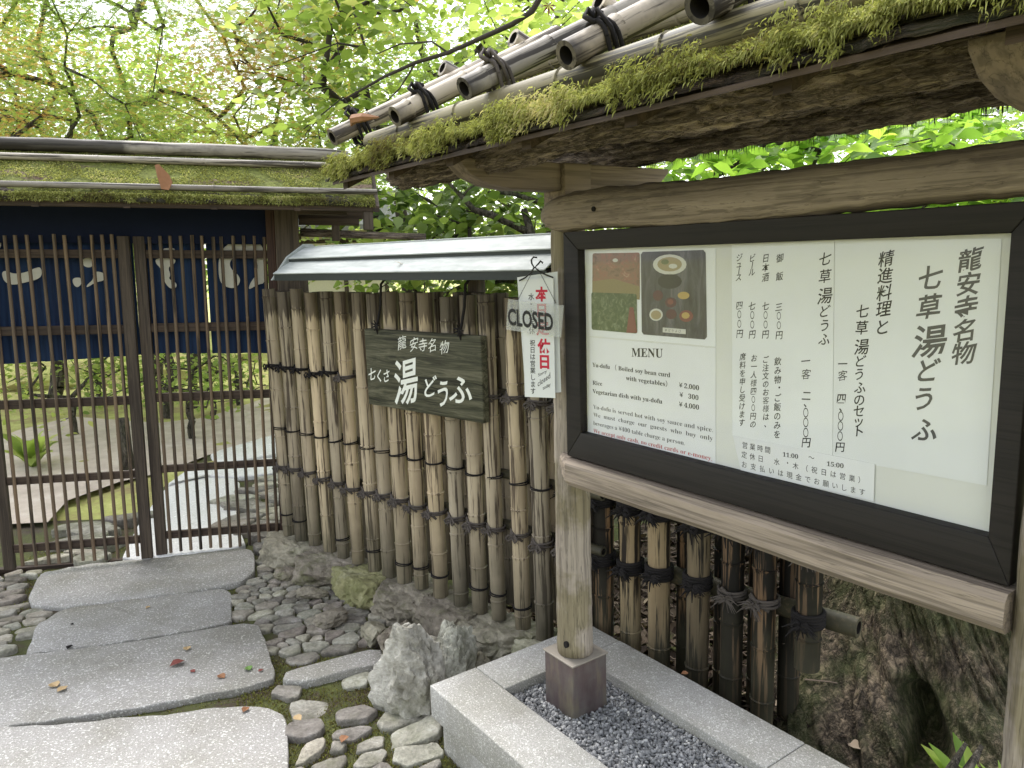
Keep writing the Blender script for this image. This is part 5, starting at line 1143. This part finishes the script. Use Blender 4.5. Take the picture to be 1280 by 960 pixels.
# small garden trees and shrubs seen through the lattice
for i, (px, Y, h, lb) in enumerate([(66, 8.6, 1.2, 'leaning garden trunk seen through the left lattice door'), (200/1.0, 9.2, 1.6, 'upright dark garden trunk seen left of the door meeting stiles'), (208, 7.6, 1.4, 'slim garden trunk right of the meeting stiles'), (243, 8.4, 1.5, 'slim garden trunk in the middle of the right lattice door')]):
    p = at(px, 500, Y); b = (p.x, p.y, 0); R_ = np.random.RandomState(90+i); cc = np.array(b)+np.array([0, 0, h+.7])+R_.normal(0, 1, (26, 3))*np.array([.7, .6, .35])
    tree(lb, 'tree', b, (p.x+(.35 if i == 0 else .1), p.y, h), None, None, 0, 2600, .07, 'ovate', M['leaf_far'], M['bark_thin'], .075 if i < 2 else .05, .5, .2, .5, 30+i, cl=cc)
for i, (px, py, Y, r, n, lb) in enumerate([(85, 470, 6.9, .42, 500, 'loose low shrub seen through the middle of the left lattice door'), (232, 462, 6.6, .38, 450, 'green shrub seen at the left of the right lattice door'), (262, 468, 7.4, .34, 350, 'green shrub seen in the middle of the right lattice door'), (120, 462, 8.4, .4, 400, 'distant shrub seen near the right of the left lattice door'), (296, 470, 8.2, .3, 250, 'small shrub beside the garden path')]):
    p = at(px, py, Y); R_ = np.random.RandomState(60+i); cc = np.array([p.x, p.y, p.z])+R_.normal(0, 1, (22, 3))*np.array([r*.6, r*.5, r*.42]); cc[:, 2] = np.maximum(cc[:, 2], .12)
    tree(lb, 'shrub', (p.x, p.y, 0), (p.x, p.y, .35), None, None, 0, n, .055, 'ovate', M['leaf_far'] if i % 2 else M['leaf_green'], M['bark_thin'], .03, .6, .10, .7, 50+i, name='shrub', cl=cc)
p = ground(160, 583, .03); o = MB().tube([(0, 0, 0), (0, 0, .20), (.003, 0, .40)], [.045, .042, .042], 12, True, .1, 4).build('post_stump', M['bark_thin'], None, True, loc=(p.x, p.y, 0)); tag(o, 'short round wooden stake beside the garden path', 'stake')
# clipped garden beyond: mounds of moss
for i, (px, py, Y, sx, sy, sz) in enumerate([(40, 480, 11, 2.6, 1.2, .5), (300, 470, 14, 4, 1.6, .5), (150, 470, 13, 3, 1.4, .45)]):
    p = at(px, py, Y); me = rock_mesh('moss_mound', sx, sy, sz, M['lawn'], 500+i, rough=.02, planes=4, squash=.95); tag(link('moss_mound', me, loc=(p.x, p.y, -.1)), kind='structure')
# dead leaf branch across the upper middle
o = empty('bare_branch', None, 'dark bare branch with a withered leaf crossing the sky above the board roof', 'branch', loc=tuple(at(435, 122, 4.2)))
base = Vector(o.location); pth = [at(435, 122, 4.2), at(480, 96, 4.2), at(520, 78, 4.15), at(560, 66, 4.1), at(600, 48, 4.1), at(640, 30, 4.05), at(665, 14, 4.0), at(690, -30, 4.0), at(760, -120, 4.0)]
mb = MB(); mb.tube([p-base for p in pth], [.006, .008, .009, .011, .012, .013, .014, .018, .022], 7, True, .2, 2)
mb.tube([at(560, 66, 4.1)-base, at(540, 52, 4.1)-base, at(500, 55, 4.2)-base, at(470, 68, 4.25)-base], [.006, .005, .004, .003], 6)
mb.tube([at(520, 78, 4.15)-base, at(500, 110, 4.2)-base, at(470, 140, 4.2)-base], [.005, .004, .003], 6)
mb.build('branches', M['bark_dark'], o, True)
p = at(686, 6, 3.98)-base; mb = MB(); tv, tf = shape('maple'); mb.add([tuple(Vector((x*.10, y*.03+z*.1, -y*.09))+p) for x, y, z in tv], [tuple(int(a) for a in g_) for g_ in tf]); mb.build('withered_leaf', M['deadleaf_red'], o)
# grey crooked limb behind the fence coping
o = empty('bare_branch', None, 'crooked grey bare limb behind the fence coping left of the board post', 'branch', loc=tuple(at(672, 300, 4.4)))
base = Vector(o.location); mb = MB()
mb.tube([at(676, 330, 4.4)-base, at(664, 290, 4.4)-base, at(655, 262, 4.45)-base], [.028, .024, .02], 8, True, .2, 3)
mb.tube([at(664, 292, 4.4)-base, at(640, 280, 4.4)-base, at(612, 268, 4.3)-base, at(592, 262, 4.3)-base, at(578, 246, 4.3)-base, at(562, 230, 4.3)-base, at(556, 215, 4.3)-base], [.022, .019, .018, .016, .013, .008, .006], 8, True, .25, 4)
mb.tube([at(578, 246, 4.3)-base, at(586, 236, 4.3)-base, at(600, 228, 4.3)-base], [.008, .006, .004], 6)
mb.tube([at(672, 252, 4.5)-base, at(640, 242, 4.5)-base, at(610, 240, 4.5)-base], [.016, .013, .008], 6, True, .2)
mb.build('branches', M['bark_thin'], o, True)
# litter and dead twigs behind the open fence
R = np.random.RandomState(31); mb = MB()
for i in range(260):
    c = FN.W(R.uniform(-.3, .95), R.uniform(.22, 1.1), R.uniform(.0, .42)*R.uniform(0, 1)); a = R.uniform(0, 2*PI); l = R.uniform(.06, .25); d = Vector((math.cos(a), math.sin(a), R.normal(0, .35)))*l
    mb.tube([c-d*.5, c+Vector(R.normal(0, .015, 3)), c+d*.5], [.0028, .0022, .0012], 4, False)
tag(mb.build('dead_twigs', m_simple('dead_twig_pale', (.17, .13, .10), .9)), 'tangle of dead twigs on the ground behind the open fence', 'twigs', kind='stuff')
n = 5200; q = np.array([FN.W(R.uniform(-.5, 1.0), R.uniform(.16, 1.6), 0)[:] for _ in range(n)]); q[:, 2] = R.uniform(0, .05, n)
v, f, t = leaf_geo(q, 'ovate', .045, .6, None, R); tag(link('leaf_litter', npmesh('leaf_litter', v, f, m_leaf('litter_leaves', [(0, (.022, .015, .011)), (.5, (.055, .038, .027)), (.9, (.12, .09, .065)), (1, (.35, .28, .21))], .1, .2, .8), t)), 'brown fallen leaves on the soil behind the open fence', 'leaf litter', kind='stuff')
# far wood: one mass of leaves
R = np.random.RandomState(21); P_ = []; T_ = []
while len(P_) < 3000:
    px, py, Y = R.uniform(-500, 1800), R.uniform(-260, 400), R.uniform(14, 22)
    g_ = noise.noise(Vector((px*.009, py*.012, 3.3)))
    if py < 120 and g_ < -.12+(.0 if py > 40 else .12): continue
    if py < 230 and g_ < -.28: continue
    P_.append(at(px, py, Y)[:]); T_.append(R.uniform(0, 1))
P_ = np.array(P_); P_ = P_[P_[:, 2] > 1.0]; n = 58; Q = np.repeat(P_, n, 0)+R.normal(0, 1, (len(P_)*n, 3))*np.array([.38, .38, .22]); T = np.clip(np.repeat(R.uniform(0, 1, len(P_)), n)*.5+R.uniform(0, .5, len(Q)), 0, 1)
v, f, t = leaf_geo(Q, 'diamond', .13, .8, T, R); tag(link('far_wood', npmesh('far_wood', v, f, M['leaf_far'], t)), 'bright mass of foliage closing the view behind the garden', 'wood', kind='stuff')
# pale house glimpsed between gate and fence
p = at(415, 330, 14.5); hs2 = empty('house', Matrix.Translation((p.x, p.y, 0)) @ Matrix.Rotation(.2, 4, 'Z'), 'pale garden house glimpsed between the gate roof and the fence coping', 'house')
MB().box(-1.4, 1.0, 0, 2, 0, 2.15).build('wall', m_simple('plaster_pale', (.62, .58, .47), .9), hs2)
for x in (-1.4, -.6, .2, .95): MB().box(x, x+.08, -.03, .02, 0, 2.15).build('post', M['wood_dark_z'], hs2)
for z in (1.25, 1.85): MB().box(-1.4, 1.03, -.035, .0, z, z+.07).build('beam', M['wood_dark_x'], hs2)
MB().prism([(-.7, 2.05), (1, 2.75), (2.7, 2.05), (2.7, 2.15), (1, 2.87), (-.7, 2.15)], -1.9, 1.5, 'x').build('roof', m_simple('roof_tile_grey', (.16, .16, .16), .7), hs2)
